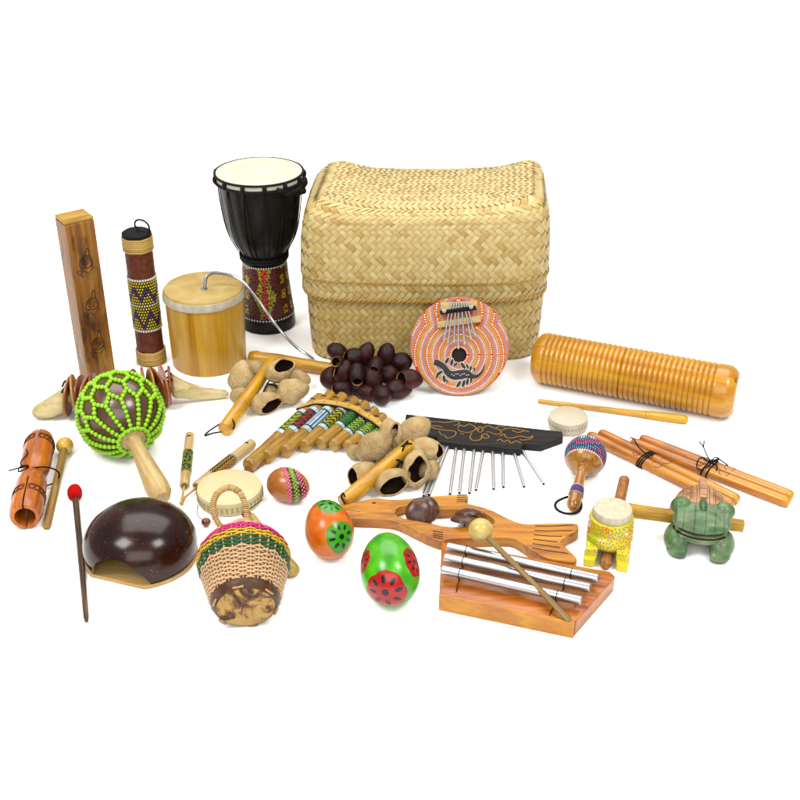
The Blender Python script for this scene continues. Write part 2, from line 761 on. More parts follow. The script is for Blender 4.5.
for k in range(13):
    for s in (-1, 1):
        a = 2 * PI * k / 13 + 0.1
        a2 = a + s * 2 * PI / 60
        pth = []
        for q in range(15):
            t = q / 14
            h = lerp(0.276, 0.139, t)
            aa = lerp(a, a2, t ** 0.7)
            r_ = max(rad_at(h) + 0.0018, 0)
            pth.append(Vector((r_ * math.cos(aa), r_ * math.sin(aa), h)))
        b.tube(pth, 0.0009, 6, DK)
b.build('tension_rope', M_rope, dj)
# carrying knot at the right of the rim
b = MB()
for (a0, a1, dz, rr) in ((-62, -6, -0.002, 0.0045), (-54, 0, -0.009, 0.0042), (-30, 4, -0.013, 0.004)):
    pth = [Vector(((0.0800 + 0.0022 * math.sin(k * 0.9)) * math.cos(R(lerp(a0, a1, k / 16))), (0.0800 + 0.0022 * math.sin(k * 0.9)) * math.sin(R(lerp(a0, a1, k / 16))),
                   0.281 + dz - 0.010 * math.sin(k / 16 * PI))) for k in range(17)]
    b.tube(pth, rr, 8, DK)
b.build('rope_handle', M_rope, dj)
# painted foot: dot rows and dotted flames, real beads of paint
rnd = random.Random(4)


def foot_dot(mb, a, h, r, col):
    rr = rad_at(h)
    d = Vector((math.cos(a), math.sin(a), 0))
    mb.ball(d * rr + Vector((0, 0, h)), (r * 0.45, r, r), Matrix.Rotation(a, 3, 'Z'), 7, 5, col)


nb = 54
for hh in (0.124, 0.026):
    b = MB()
    for k in range(nb):
        foot_dot(b, 2 * PI * k / nb, hh, 0.0019, pc(240, 238, 230))
    b.build('white_dot_row', M_bead, dj)
b = MB()
RED, YEL, OLV, ORG = pc(190, 40, 30), pc(225, 205, 30), pc(160, 165, 50), pc(240, 84, 40)
MAR = pc(120, 36, 34)
for i in range(33):
    h = 0.031 + i * 0.0028
    m_ = 108
    for k in range(m_):
        a = 2 * PI * (k + 0.5 * (i % 2)) / m_
        if math.sin(a) > 0.45:
            continue
        u = ((a + PI / 2 - 0.06) / (2 * PI) * 3.0 + 0.5) % 1 - 0.5     # three flames about the foot
        w = 0.07 + 0.02 * math.sin(h * 120)
        if abs(u) < w * 0.75:
            c = ORG if rnd.random() < 0.6 else RED
        elif abs(u) < w * 0.75 + 0.10 + 0.05 * math.sin(h * 90 + 1.5):
            c = OLV if rnd.random() < 0.6 else YEL
        elif abs(abs(u) - 0.40) < 0.05 and abs(math.sin(h * 110)) > 0.55:
            c = YEL
        else:
            c = MAR if rnd.random() < 0.75 else (0.02, 0.012, 0.01)
        if rnd.random() < 0.9:
            foot_dot(b, a + rnd.uniform(-.01, .01), h + rnd.uniform(-.0005, .0005), rnd.uniform(0.0012, 0.0018), c)
b.build('dotted_pattern', M_bead, dj, fix=False)
b = MB()
b.lathe([(rad_at(h) + 0.0003, h) for h in [0.0285 + 0.0935 * k / 20 for k in range(21)]], seg=72, col=pc(58, 26, 24))
b.build('painted_band', M_matte, dj)

# ---------------------------------------------------------------- square wooden tube with carved snails
M_oldwood = wood('weathered_wood', (120, 72, 30), (168, 112, 54), (205, 158, 92), 'Z', 0.5, 0.1, 40, 0.8)
ow = M_oldwood.node_tree
src = ow.nodes['Principled BSDF'].inputs['Base Color'].links[0].from_socket
tcx = ow.nodes.new('ShaderNodeTexCoord')
mpx = ow.nodes.new('ShaderNodeMapping')
mpx.inputs['Scale'].default_value = (1, 1, .45)
ow.links.new(tcx.outputs['Object'], mpx.inputs['Vector'])
nzx = ow.nodes.new('ShaderNodeTexNoise')
nzx.inputs['Scale'].default_value = 26
nzx.inputs['Detail'].default_value = 6
nzx.inputs['Roughness'].default_value = .65
ow.links.new(mpx.outputs['Vector'], nzx.inputs['Vector'])
rpx = ow.nodes.new('ShaderNodeValToRGB')
rpx.color_ramp.elements[0].position = .36
rpx.color_ramp.elements[0].color = (.16, .12, .09, 1)
rpx.color_ramp.elements[1].position = .46
rpx.color_ramp.elements[1].color = (1, 1, 1, 1)
ow.links.new(nzx.outputs['Fac'], rpx.inputs['Fac'])
mxx = ow.nodes.new('ShaderNodeMix')
mxx.data_type = 'RGBA'
mxx.blend_type = 'MULTIPLY'
mxx.inputs[0].default_value = .85
ow.links.new(src, mxx.inputs[6])
ow.links.new(rpx.outputs['Color'], mxx.inputs[7])
ow.links.new(mxx.outputs[2], ow.nodes['Principled BSDF'].inputs['Base Color'])
tb = thing('wooden_tube_shaker', 'tall square wooden block tube with burnt snail drawings down its front', 'shaker',
           Matrix.Translation(G(98.5, 380)) @ Matrix.Rotation(R(35), 4, 'Z'))
sx, sy, sz = 0.0475, 0.043, 0.286
b = MB()
b.box((0, 0, sz / 2), (sx, sy, sz))
o = b.build('body', M_oldwood, tb, bevel=0.0022)
b = MB()
b.box((0, 0, sz + 0.0026), (sx * 0.985, sy * 0.985, 0.005))
b.build('end_cap', wood('pale_end_wood', (175, 125, 62), (205, 160, 92), (225, 188, 122), 'X', 0.5, 0.05, 30, 0.5), tb, bevel=0.0015)


def snail(mb, cx, cz, s):
    """burnt spiral snail, lines lie on the front face"""
    y = -sy / 2 - 0.0001
    L = lambda pts: [Vector((cx + p[0] * s, y, cz + p[1] * s)) for p in pts]
    sp = [(0.33 * (1 - t) * math.cos(t * 13) , 0.33 * (1 - t) * math.sin(t * 13) + 0.05) for t in [k / 40 for k in range(38)]]
    mb.tube(L(sp), 0.0010, 5, pc(48, 24, 12), flat=0.6)
    mb.tube(L(smooth_loop([(p[0], p[1], 0) for p in [(-.35, -.35), (-.42, -.1), (-.33, .25), (-.05, .45), (.28, .42), (.45, .1), (.38, -.25), (.1, -.36), (-.2, -.3)]], 4)), 0.0010, 5, pc(48, 24, 12), closed=True, flat=0.6)
    mb.tube(L([(0.02, .45), (.18, .98), (.30, 1.0), (.32, .42)]), 0.0010, 5, pc(48, 24, 12), flat=0.6)
    mb.tube(L([(p.x, p.y) for p in smooth_loop([(-.5, -.72, 0), (-.2, -.55, 0), (.1, -.75, 0), (.35, -.5, 0), (.5, -.45, 0), (.42, -.3, 0)], 4, False)]), 0.0007, 5, pc(66, 34, 16), flat=0.6)
    mb.tube(L([(p.x, p.y) for p in smooth_loop([(-.5, -.72, 0), (-.62, -.5, 0), (-.4, -.45, 0), (-.3, -.62, 0), (-.45, -.85, 0), (-.2, -.9, 0)], 4, False)]), 0.0007, 5, pc(66, 34, 16), flat=0.6)


for zc in (0.219, 0.147, 0.076):
    b = MB()
    snail(b, 0.0, zc, 0.0240)
    b.build('burnt_drawing', M_matte, tb)

# ---------------------------------------------------------------- rainstick
P = G(152, 361)
rs = thing('beaded_rainstick', 'brown upright rainstick with yellow and purple bead band and black cord loop', 'rainstick', Matrix.Translation(P))
hz = zat(P, 233)
rr = 0.0228
n = NT('brown_bark_paper')
v = n.coord()
n.l(n.ramp(n.noise(v, 120, 5), [(0.3, pc(84, 40, 26)), (0.7, pc(122, 66, 44))]), n.b.inputs['Base Color'])
n.bump(n.noise(v, 300, 4), 0.3, 0.0008)
M_bark = n.fin(0.6, 0.25)
b = MB()
b.lathe([(rr, 0), (rr, hz)], seg=48)
b.build('tube', M_bark, rs)
for (z0, z1) in ((0.002, 0.026), (hz - 0.028, hz - 0.004)):
    b = MB()
    nr = 7
    for k in range(nr):
        z = lerp(z0, z1, (k + .5) / nr)
        pr = [((z1 - z0) / nr * 0.56)]
        ring(b, rr + 0.0008, z, (z1 - z0) / nr * 0.58, pc(*random.choice([(214, 178, 108), (200, 160, 90), (224, 190, 124)])), 40, 7, 0.0004)
    b.build('cane_wrap', M_straw, rs)
b = MB()
b.lathe([(0.0, hz + 0.0045), (rr * 0.85, hz + 0.004), (rr + 0.0012, hz + 0.001), (rr + 0.0012, hz - 0.004), (rr, hz - 0.005)], seg=40, col=BLK)
b.build('cap', M_rope, rs)
b = MB()
b.tube([Vector(p) for p in smooth_loop([(0.020, -0.004, hz - 0.004), (0.022, -0.002, hz + 0.012), (0.014, 0.0, hz + 0.021), (0.003, 0, hz + 0.022), (-0.001, 0, hz + 0.014), (0.006, -0.002, hz + 0.005), (0.014, -0.006, hz + 0.004)], 5, False)], 0.0016, 8, BLK)
b.build('cord_loop', M_rope, rs)
b = MB()
z0, z1 = 0.068, 0.160
rows = 19
nb = 34
for i in range(rows):
    z = lerp(z0, z1, i / (rows - 1))
    for k in range(nb):
        a = 2 * PI * (k + 0.5 * (i % 2)) / nb
        t = (a / (2 * PI)) * 6 % 1
        q = i if i < 9 else i - 9
        zig = abs(t - 0.5) * 2
        if i in (0, 9, rows - 1):
            c = pc(245, 243, 236)
        elif abs(q / 8.5 - (0.2 + 0.55 * zig)) < 0.13:
            c = pc(92, 62, 140)
        else:
            c = pc(232, 212, 40)
        d = Vector((math.cos(a), math.sin(a), 0))
        s_ = 0.0019 if i not in (0, rows - 1) else 0.0024
        b.ball(d * (rr + 0.0006) + Vector((0, 0, z)), (s_ * 0.7, s_ * 0.85, s_), Matrix.Rotation(a, 3, 'Z'), 7, 5, c)
b.build('bead_band', M_bead, rs, fix=False)
b = MB()
b.lathe([(rr + 0.0004, z0 - 0.002), (rr + 0.0004, z1 + 0.002)], seg=48, col=pc(40, 36, 22))
b.build('band_ground', M_matte, rs)

# ---------------------------------------------------------------- bamboo drum with a spring
P = G(210, 360)
bd = thing('thunder_drum', 'fat bamboo drum with stretched skin and a steel spring hanging out', 'drum', Matrix.Translation(P))
hz = zat(P, 287)
rr = 0.0665
n = NT('bamboo_wall')
v = n.coord((1, 1, 0.06))
f = n.noise(v, 38, 5, 0.8)
c = n.ramp(f, [(0.25, pc(150, 100, 36)), (0.42, pc(200, 150, 66)), (0.56, pc(222, 178, 88)), (0.75, pc(238, 204, 124))])
f3 = n.noise(v, 420, 3)
n.l(n.mix(0.5, c, n.ramp(f3, [(0.55, (1, 1, 1)), (0.75, (0.7, 0.6, 0.45))]), 'MULTIPLY'), n.b.inputs['Base Color'])
n.bump(f3, 0.1, 0.0006)
M_bamboo = n.fin(0.38, 0.4, 0.15)
b = MB()
b.lathe([(rr * 0.93, 0.0), (rr * 0.95, 0.002), (rr * 0.965, hz * 0.4), (rr * 0.98, hz - 0.012)], seg=72, wob=0.02)
b.build('shell', M_bamboo, bd)
n = NT('goat_skin')
v = n.coord()
f = n.noise(v, 26, 5, 1.2)
n.l(n.ramp(f, [(0.3, pc(196, 164, 102)), (0.55, pc(212, 186, 126)), (0.75, pc(226, 206, 152))]), n.b.inputs['Base Color'])
n.bump(n.noise(v, 200, 3), 0.12, 0.0006)
M_goat = n.fin(0.5, 0.35)
b = MB()
b.lathe([(0.0, hz + 0.001), (rr * 0.6, hz + 0.001), (rr * 0.97, hz + 0.0005), (rr * 1.0, hz - 0.002), (rr * 1.0, hz - 0.006)], seg=72)
b.build('drum_head', M_goat, bd)
b = MB()
b.lathe([(rr * 0.985, hz - 0.018), (rr * 1.02, hz - 0.016), (rr * 1.03, hz - 0.010), (rr * 1.012, hz - 0.003)], seg=96, col=pc(232, 224, 206), wob=0.03)
b.build('head_lacing', M_matte, bd)
# spring
S0 = Vector((0.0, -0.005, hz))
pix = [(204, 285), (207, 276), (220, 273), (240, 280), (258, 300), (275, 324), (295, 346), (314, 360)]
pth = []
E_ = G(314, 358, 0.004) - P
for k, (px, py) in enumerate(pix):
    t = k / (len(pix) - 1)
    # the wire swings out over the rim towards the right and falls to the table
    yy = lerp(P.y - 0.01, E_.y + P.y, t)
    a = TH + math.atan((py - 400) / F)
    z = H - yy * math.tan(a)
    dd = yy * math.cos(TH) + (H - z) * math.sin(TH)
    pth.append(Vector(((px - 400) * dd / F - P.x, yy - P.y, max(z, 0.003))))
pth[0] = Vector((pth[0].x, pth[0].y, hz - 0.004))
cv = smooth_loop([tuple(p) for p in pth], 40, False)
b = MB()
hel = []
dist = 0
N = len(cv)
for k in range((N - 1) * 8):
    i, f = divmod(k, 8)
    p = cv[i].lerp(cv[i + 1], f / 8)
    t = (cv[i + 1] - cv[i]).normalized()
    x = t.cross(Vector((0.2, 1, 0.1))).normalized()
    y = t.cross(x)
    a = k * 0.9
    hel.append(p + x * 0.0021 * math.cos(a) + y * 0.0021 * math.sin(a))
b.tube(hel, 0.00075, 4, (0.6, 0.6, 0.6), caps=False)
b.tube(cv, 0.0018, 6, (0.5, 0.5, 0.5))
b.build('coil_spring', M_steel, bd, fix=False)
b = MB()
b.lathe([(0.006, hz + 0.0008), (0.006, hz + 0.002), (0.003, hz + 0.0025), (0.0, hz + 0.0025)], Matrix.Translation((pth[0].x, pth[0].y, 0)), 16)
b.build('grommet', M_steel, bd)
# ---------------------------------------------------------------- shells: closed walls with a mouth, so they are hollow
n = NT('nut_shell')
v = n.coord()
vd = n.n('ShaderNodeVectorMath', _operation='ADD')
nz = n.n('ShaderNodeTexNoise')
nz.inputs['Scale'].default_value = 40
n.l(v, nz.inputs['Vector'])
sc2 = n.n('ShaderNodeVectorMath', _operation='SCALE')
sc2.inputs['Scale'].default_value = 0.045
n.l(nz.outputs['Color'], sc2.inputs[0])
n.l(v, vd.inputs[0])
n.l(sc2.outputs[0], vd.inputs[1])
vo = n.n('ShaderNodeTexVoronoi', _feature='DISTANCE_TO_EDGE')
vo.inputs['Scale'].default_value = 95
n.l(vd.outputs[0], vo.inputs['Vector'])
cr = n.ramp(vo.outputs['Distance'], [(0.0, (0.50, 0.40, 0.30)), (0.10, (1, 1, 1))])
base = n.ramp(n.noise(v, 35, 5, 0.4), [(0.3, pc(182, 152, 106)), (0.5, pc(212, 188, 144)), (0.72, pc(230, 212, 176))])
msk = n.ramp(n.noise(v, 18, 2), [(0.42, (0, 0, 0)), (0.6, (1, 1, 1))])
n.l(n.mix(0.6, base, n.mix(msk, (1, 1, 1), cr), 'MULTIPLY'), n.b.inputs['Base Color'])
b1 = n.bump(n.noise(v, 150, 6, 1.5, .65), 0.55, 0.003)
src = n.b.inputs['Base Color'].links[0].from_socket
oi = n.n('ShaderNodeObjectInfo')
n.l(n.mix(1.0, src, n.ramp(oi.outputs['Random'], [(0.0, (0.78, 0.74, 0.68)), (1.0, (1.12, 1.12, 1.12))]), 'MULTIPLY'), n.b.inputs['Base Color'])
M_nut = n.fin(0.65, 0.25)
n = NT('shell_hollow')
n.l(n.ramp(n.noise(n.coord(), 90, 4), [(0.3, pc(30, 20, 15)), (0.7, pc(62, 42, 30))]), n.b.inputs['Base Color'])
M_hollow = n.fin(0.85, 0.1)
n = NT('dark_pod')
v = n.coord()
n.l(n.ramp(n.noise(v, 30, 4, 0.5), [(0.25, pc(26, 12, 14)), (0.5, pc(44, 18, 20)), (0.74, pc(78, 32, 26))]), n.b.inputs['Base Color'])
n.bump(n.noise(v, 160, 3), 0.12, 0.001)
src = n.b.inputs['Base Color'].links[0].from_socket
oi = n.n('ShaderNodeObjectInfo')
n.l(n.mix(1.0, src, n.ramp(oi.outputs['Random'], [(0.0, (0.55, 0.50, 0.55)), (0.5, (1.0, 1.0, 1.0)), (1.0, (1.9, 1.35, 1.1))]), 'MULTIPLY'), n.b.inputs['Base Color'])
M_pod = n.fin(0.48, 0.22, 0.0)
n = NT('pod_mouth_rim')
n.l(n.ramp(n.noise(n.coord(), 300, 3), [(0.3, pc(150, 112, 66)), (0.7, pc(200, 164, 106))]), n.b.inputs['Base Color'])
M_podrim = n.fin(0.6, 0.2)


def hollow(name, c, r, mouth, mr, parent, mats, thick=0.0018, rough=0.06, point=0.0, sd=1, squash=1.0, long_ax=None, cut_sq=1.0):
    """shell of radii r; mouth: direction of the opening (None = closed), mr its half angle; long_ax: direction of the long radius"""
    md = Vector(mouth).normalized() if mouth is not None else Vector((0, 0, -1))
    u = md.orthogonal().normalized()
    w = md.cross(u)
    b = MB()
    la = Vector(long_ax).normalized() if long_ax is not None else None
    off = Vector((sd * 3.17, sd * 1.7, sd))
    seg, rings = 36, 22

    def pt(al, be, k):
        d = md * math.cos(al) + (u * math.cos(be) + w * math.sin(be)) * math.sin(al)
        rad = r * k
        s = 1 + rough * noise.noise(d * 1.6 + off) + rough * 0.35 * noise.noise(d * 5 + off)
        if rough > .08:
            s -= .05 * abs(noise.noise(d * 2.6 + off * 2)) ** .5 - .02
        p = d * rad * s
        if la is not None:
            a = d.dot(la)
            p = p + la * (a * rad * (squash - 1))
            p = p + la * point * rad * max(0, a) ** 4
        return p

    a0 = R(mr) if mouth is not None else 0.0
    rows_o, rows_i = [], []
    for i in range(rings + 1):
        rows_o.append([pt(lerp(a0 * (1 + .22 * noise.noise(Vector((math.cos(2 * PI * k / seg) * 1.5, math.sin(2 * PI * k / seg) * 1.5, sd * 2.3))) * (rough > .08) + (cut_sq - 1) * 0.5 * (1 + math.cos(4 * PI * k / seg))), PI, i / rings), 2 * PI * k / seg, 1.0) for k in range(seg)])
    vs = [p for row in rows_o for p in row]
    fs, nr = [], rings + 1
    for i in range(rings):
        for k in range(seg):
            a, q = i * seg + k, i * seg + (k + 1) % seg
            fs.append((a, a + seg, q + seg, q))
    b.add(vs, fs)
    if mouth is not None:
        kk = 1 - thick / r
        rim = []
        vi = []
        for i in range(rings + 1):
            vi.append([pt(lerp(a0 * (1 + .22 * noise.noise(Vector((math.cos(2 * PI * k / seg) * 1.5, math.sin(2 * PI * k / seg) * 1.5, sd * 2.3))) * (rough > .08) + (cut_sq - 1) * 0.5 * (1 + math.cos(4 * PI * k / seg))) , PI, i / rings), 2 * PI * k / seg, kk) for k in range(seg)])
        vs = [p for row in vi for p in row]
        fs = []
        for i in range(rings):
            for k in range(seg):
                a, q = i * seg + k, i * seg + (k + 1) % seg
                fs.append((a, q, q + seg, a + seg))
        b.add(vs, fs, mi=1)
        vs = rows_o[0] + vi[0]
        b.add(vs, [(k, (k + 1) % seg, seg + (k + 1) % seg, seg + k) for k in range(seg)], mi=2)
    mm = list(mats) if len(mats) == 3 else [mats[0], mats[-1], mats[0]]
    o = b.build(name, mm, parent, m=Matrix.Translation(Vector(c)), fix=False, ang=60)
    return o


# ---------------------------------------------------------------- dark seed-pod rattle by the basket
sr = thing('seed_pod_rattle', 'bunch of dark purple-brown hollow seed pods on a yellow wooden handle before the basket', 'rattle', Matrix.Translation(G(370, 386)))
O = sr.matrix_world.translation
M_yel = wood('yellow_varnished_wood', (196, 130, 40), (228, 172, 76), (240, 196, 110), 'X', 0.4, 0.25, 26, 0.5)


def stick(name, mat, parent, A, B, prof, seg=28, wob=0.02, label=None):
    """turned stick between two world points; prof: (fraction along, radius)"""
    m = axes(A, B - A)
    L = (B - A).length
    pr = [(r, t * L) for (t, r) in prof]
    b = MB()
    b.lathe(pr, seg=seg, ax='X', wob=wob)
    return b.build(name, mat, parent, m=parent.matrix_world.inverted() @ m, label=label)


A, B = G(249, 356, 0.0105), G(345, 371, 0.016)
stick('handle', M_yel, sr, A, B, [(0, 0.004), (0.012, 0.0085), (0.05, 0.0105), (0.09, 0.0112), (0.11, 0.0098), (0.3, 0.0118), (0.6, 0.0105), (1.0, 0.0100)])
podspec = [
    # px, py, z, r, squash, long axis, mouth dir or None, mouth angle
    (337, 351, .060, .0125, 1.25, (1, -.2, -.3), None, 0), (338, 362, .056, .0105, 1.2, (-.3, -.8, .5), (-.3, -.8, .45), 44),
    (354, 357, .056, .0135, 1.25, (1, .3, .1), (-.85, -.35, .25), 34), (366, 353, .060, .0125, 1.3, (.4, .3, 1), None, 0),
    (330, 378, .022, .0150, 1.1, (.3, 0, 1), None, 0), (343, 372, .040, .0140, 1.3, (.4, .3, 1), (-.9, -.2, .45), 36), (357, 374, .044, .0125, 1.35, (.02, -.5, -.6), (.02, -.75, -.45), 38),
    (376, 365, .054, .0110, 1.4, (-.2, -.9, -.2), (-.2, -.9, -.15), 36), (386, 355, .055, .0135, 1.35, (.2, .1, 1), None, 0), (401, 362, .045, .0145, 1.1, (1, 0, 0), None, 0),
    (373, 379, .032, .0145, 1.35, (-.2, .3, 1), None, 0), (343, 387, .016, .0140, 1.3, (1, .3, .2), (-.9, -.4, -.1), 34), (358, 388, .016, .0130, 1.1, (.3, 0, 1), None, 0),
    (381, 395, .017, .0150, 1.35, (.35, -.7, .3), None, 0), (398, 389, .017, .0150, 1.4, (1, .3, 0), None, 0), (409, 379, .034, .0150, 1.3, (1, -.15, 0), (-.9, -.45, .15), 46),
    (388, 374, .028, .0150, 1.2, (1, 0, 0), None, 0), (371, 366, .022, .0150, 1.2, (1, 0, 0), None, 0), (350, 380, .018, .013, 1.0, (1, 0, 0), None, 0),
    (366, 392, .014, .013, 1.2, (1, -.5, 0), None, 0)]
for k, (px, py, z, r, sq, la, mo, ma) in enumerate(podspec):
    hollow('seed_pod', G(px, py, z + .001) - O, r * 1.10, mo, ma, sr, [M_pod, M_hollow, M_podrim] if mo else [M_pod, M_hollow, M_pod], 0.0014, 0.05, 0.1, k, sq, la)
b = MB()
for k, (px, py, z, r, sq, la, mo, ma) in enumerate(podspec[:19]):
    b.tube([G(px, py, z) - O, (G(px, py, z) * 0.4 + G(372, 372, .028) * 0.6) - O + Vector((0, 0, .004))], 0.0016, 5, BLK)
b.tube([G(338, 371, .016) - O, G(400, 374, .02) - O], 0.011, 14, BLK)
b.build('binding_cord', M_cord, sr)


# ---------------------------------------------------------------- two nut-shell shakers on bamboo handles
def nut_shaker(name, label, A, B, rA, rB, nuts, ties, loop):
    t = thing(name, label, 'shaker', Matrix.Translation(Vector((nuts[0][0], 0, 0)) * 0 + G(*nuts[0][:2])), 'nut-shell shakers on bamboo handles')
    O = t.matrix_world.translation
    h = stick('handle', M_yel, t, A, B, [(0, rA * 0.86), (0.008, rA), (0.5, (rA + rB) / 2), (0.99, rB), (1.0, rB * 0.9)])
    for k, (px, py, z, r, sq, la, mo, ma, cs) in enumerate(nuts):
        hollow('nut_shell', G(px, py, max(z, r * 1.03)) - O, r * 1.03, mo, ma, t, [M_nut, M_hollow, M_nut], 0.0016, 0.10, 0.34, k + len(name) * 3, sq, la, cs)
    for (p, q) in ties:
        b = MB()
        p, q = G(*p) - O, G(*q) - O
        mid = (p + q) / 2 + Vector((0, 0, 0.004))
        b.tube(smooth_loop([tuple(p), tuple(mid), tuple(q)], 5, False), 0.0014, 6, BLK)
        b.build('tie_cord', M_cord, t)
    b = MB()
    b.tube([p - O for p in smooth_loop([tuple(G(*q)) for q in loop], 5, False)], 0.0013, 6, BLK)
    b.build('hanging_loop', M_cord, t)
    return t


nut_shaker('nut_shaker', 'tan nut-shell shaker with black cord loop, beside the fat bamboo drum', G(224.5, 430, .0125), G(272, 362, .040), .0118, .0095,
           [(241, 379, .024, .0205, 1.15, (.2, .4, 1), None, 0, 1), (279, 371, .050, .0180, 1.25, (.8, .2, .4), (.45, -.35, .75), 38, 1.25),
            (265, 403, .017, .0175, 1.35, (1, .4, .1), (.75, -.65, -.2), 50, 1), (291, 391, .025, .0205, 1.15, (1, .5, 0), None, 0, 1),
            (297, 380, .018, .016, 1.1, (1, 0, 0), None, 0, 1), (240, 396, .011, .0135, 1.2, (1, 0, 0), None, 0, 1), (252, 371, .02, .0175, 1.2, (1, .2, .2), None, 0, 1),
            (272, 392, .014, .013, 1.2, (.1, 1, 0), None, 0, 1)],
           [((268, 384, .03), (281, 391, .03)), ((272, 378, .03), (262, 395, .02)), ((277, 383, .036), (290, 378, .03))],
           [(232, 419, .024), (234.5, 425, .019), (231, 430, .012), (214, 433, .004), (205, 435.5, .002), (209, 431, .003), (221, 423, .012), (224, 420, .016)])
nut_shaker('nut_shaker', 'tan nut-shell shaker on yellow bamboo handle, lying between pan flute and chime bar', G(343, 503, .013), G(411, 445, .040), .0118, .0108,
           [(373, 448, .030, .0215, 1.2, (.8, .5, .4), None, 0, 1), (360, 475, .016, .0165, 1.35, (.8, .7, .2), (-.85, -.55, .1), 52, 1),
            (391, 482, .016, .0185, 1.35, (.8, .5, .1), (.3, -.85, -.1), 52, 1.15), (416, 471, .024, .0205, 1.2, (.1, .6, .7), (.12, -.75, .6), 38, 1.3),
            (425, 450, .034, .0185, 1.25, (1, -.2, 0), (.85, -.35, .15), 26, 1.3), (413, 432, .034, .0205, 1.1, (.8, .3, .5), None, 0, 1),
            (429, 470, .014, .0150, 1.2, (.4, 1, 0), None, 0, 1), (389, 434, .024, .0155, 1.3, (0, .3, 1), None, 0, 1), (396, 437, .030, .0120, 1.6, (.1, .3, 1), (-.6, -.3, .7), 50, 1),
            (356, 452, .012, .0115, 1.2, (1, 0, 0), None, 0, 1), (402, 458, .013, .016, 1.2, (1, 0, 0), None, 0, 1)],
           [((400, 448, .045), (412, 444, .047)), ((402, 452, .043), (408, 441, .052)), ((396, 460, .038), (404, 466, .030)), ((397, 468, .03), (403, 461, .04)), ((374, 462, .02), (382, 456, .02))],
           [(345, 497, .024), (343, 493, .029), (341.5, 497, .024), (345, 504, .017)])
# ---------------------------------------------------------------- wooden jingle stick behind the green maraca
M_pale = wood('pale_carved_wood', (208, 186, 140), (232, 214, 172), (242, 228, 190), 'X', 0.45, 0.1, 20, 0.5)
A, B = G(33, 419, 0.0), G(229, 398, 0.0)
m = axes(Vector((A.x, A.y, 0)), Vector((B.x - A.x, B.y - A.y, 0)))
L = (B - A).length
js = thing('jingle_stick', 'pale wooden rod carved like a long-nosed animal, threaded with brown shell discs', 'rattle', m)
b = MB()
sec = [(0.0, .003, .003, .012), (0.012, .010, .008, .012), (.05, .016, .013, .014), (.10, .020, .016, .018), (.16, .0225, .018, .027), (.180, .0225, .018, .031), (.19, .013, .011, .034),
       (.4, .008, .008, .034), (.705, .008, .008, .034), (.71, .017, .016, .033), (.725, .020, .020, .032), (.74, .0175, .018, .030), (.80, .0125, .014, .021), (.88, .009, .010, .013), (.95, .0075, .008, .010), (.985, .0065, .006, .009), (1.0, .002, .002, .008)]
vs = []
sg = 24
for (t, ry, rz, zc) in sec:
    for k in range(sg):
        a = 2 * PI * k / sg
        vs.append((t * L, ry * math.cos(a), max(0.0005, zc + rz * math.sin(a))))
fs = [(i * sg + k, i * sg + (k + 1) % sg, (i + 1) * sg + (k + 1) % sg, (i + 1) * sg + k) for i in range(len(sec) - 1) for k in range(sg)]
fs += [tuple(range(sg)), tuple(reversed(range((len(sec) - 1) * sg, len(sec) * sg)))]
b.add(vs, fs)
b.build('carved_rod', M_pale, js, ang=60)
for y in (-.0125, .0125):
    b = MB()
    b.ball((0.036, y, 0.0205), 0.0013, seg=10, rings=6, col=BLK)
    b.build('eye', M_cord, js)
M_disc = paint('shell_disc', 0.4, 0.2, 0.25, 120)
dcol = [(176, 112, 66), (196, 148, 88), (158, 84, 52), (186, 120, 74), (150, 76, 50)]
xs = [.195, .225, .255, .29, .325, .36, .415, .46, .50, .54, .575, .605, .64, .672, .700]
for k, t in enumerate(xs):
    b = MB()
    r0 = .0325 + .0015 * math.sin(k * 2.1)
    th = .0019
    tilt = Matrix.Rotation(R(12 * math.sin(k * 1.7) - (14 if k < 7 else -12)), 4, 'Z') @ Matrix.Rotation(R(6 * math.cos(k * 2.3)), 4, 'Y')
    b.lathe([(.008, -th), (r0 - .001, -th), (r0, -th * .4), (r0, th * .4), (r0 - .001, th), (.008, th)], seg=40, ax='X', wob=0.02, col=pc(*dcol[k % 5]))
    b.build('disc', M_disc, js, m=Matrix.Translation((t * L, 0, 0.0345)) @ tilt)
for (x0, s) in ((.165, 1), (.72, -1)):
    b = MB()
    for y in (-.008, .010):
        b.tube([Vector(p) for p in smooth_loop([(x0 * L, y, .046), (x0 * L + s * .006, y * 1.3, .055), (x0 * L + s * .014, y, .050)], 4, False)], 0.0016, 6, BLK)
    b.build('knotted_cord', M_cord, js)
b = MB()
b.tube([(.19 * L, 0, .0435), (.5 * L, 0, .0435), (.70 * L, 0, .0435)], 0.0013, 6, BLK)
b.build('cord', M_cord, js)

# ---------------------------------------------------------------- maraca in a green bead net
C0 = G(120.5, 414, .060)
rH = .0605
hEnd = G(161, 495, .016)
gm = thing('bead_net_maraca', 'big round brown gourd maraca wrapped in a lime green bead net', 'maraca', Matrix.Translation(Vector((C0.x, C0.y, 0))))
O = gm.matrix_world.translation
ax_ = (hEnd - C0).normalized()
m = axes(C0, ax_, Vector((0, 0, 1)))
mi_ = gm.matrix_world.inverted()
n = NT('gourd_skin')
v = n.coord()
n.l(n.ramp(n.noise(v, 40, 5, 0.5), [(0.3, pc(66, 44, 26)), (0.55, pc(98, 70, 44)), (0.75, pc(132, 102, 70))]), n.b.inputs['Base Color'])
M_gourd = n.fin(0.3, 0.5, 0.3)
b = MB()
b.ball((0, 0, 0), (rH * 1.0, rH, rH), seg=48, rings=32)
b.build('gourd', M_gourd, gm, m=mi_ @ m)
M_maple = wood('pale_turned_wood', (192, 154, 102), (218, 188, 142), (234, 210, 168), 'X', 0.5, 0.05, 60, 0.4)
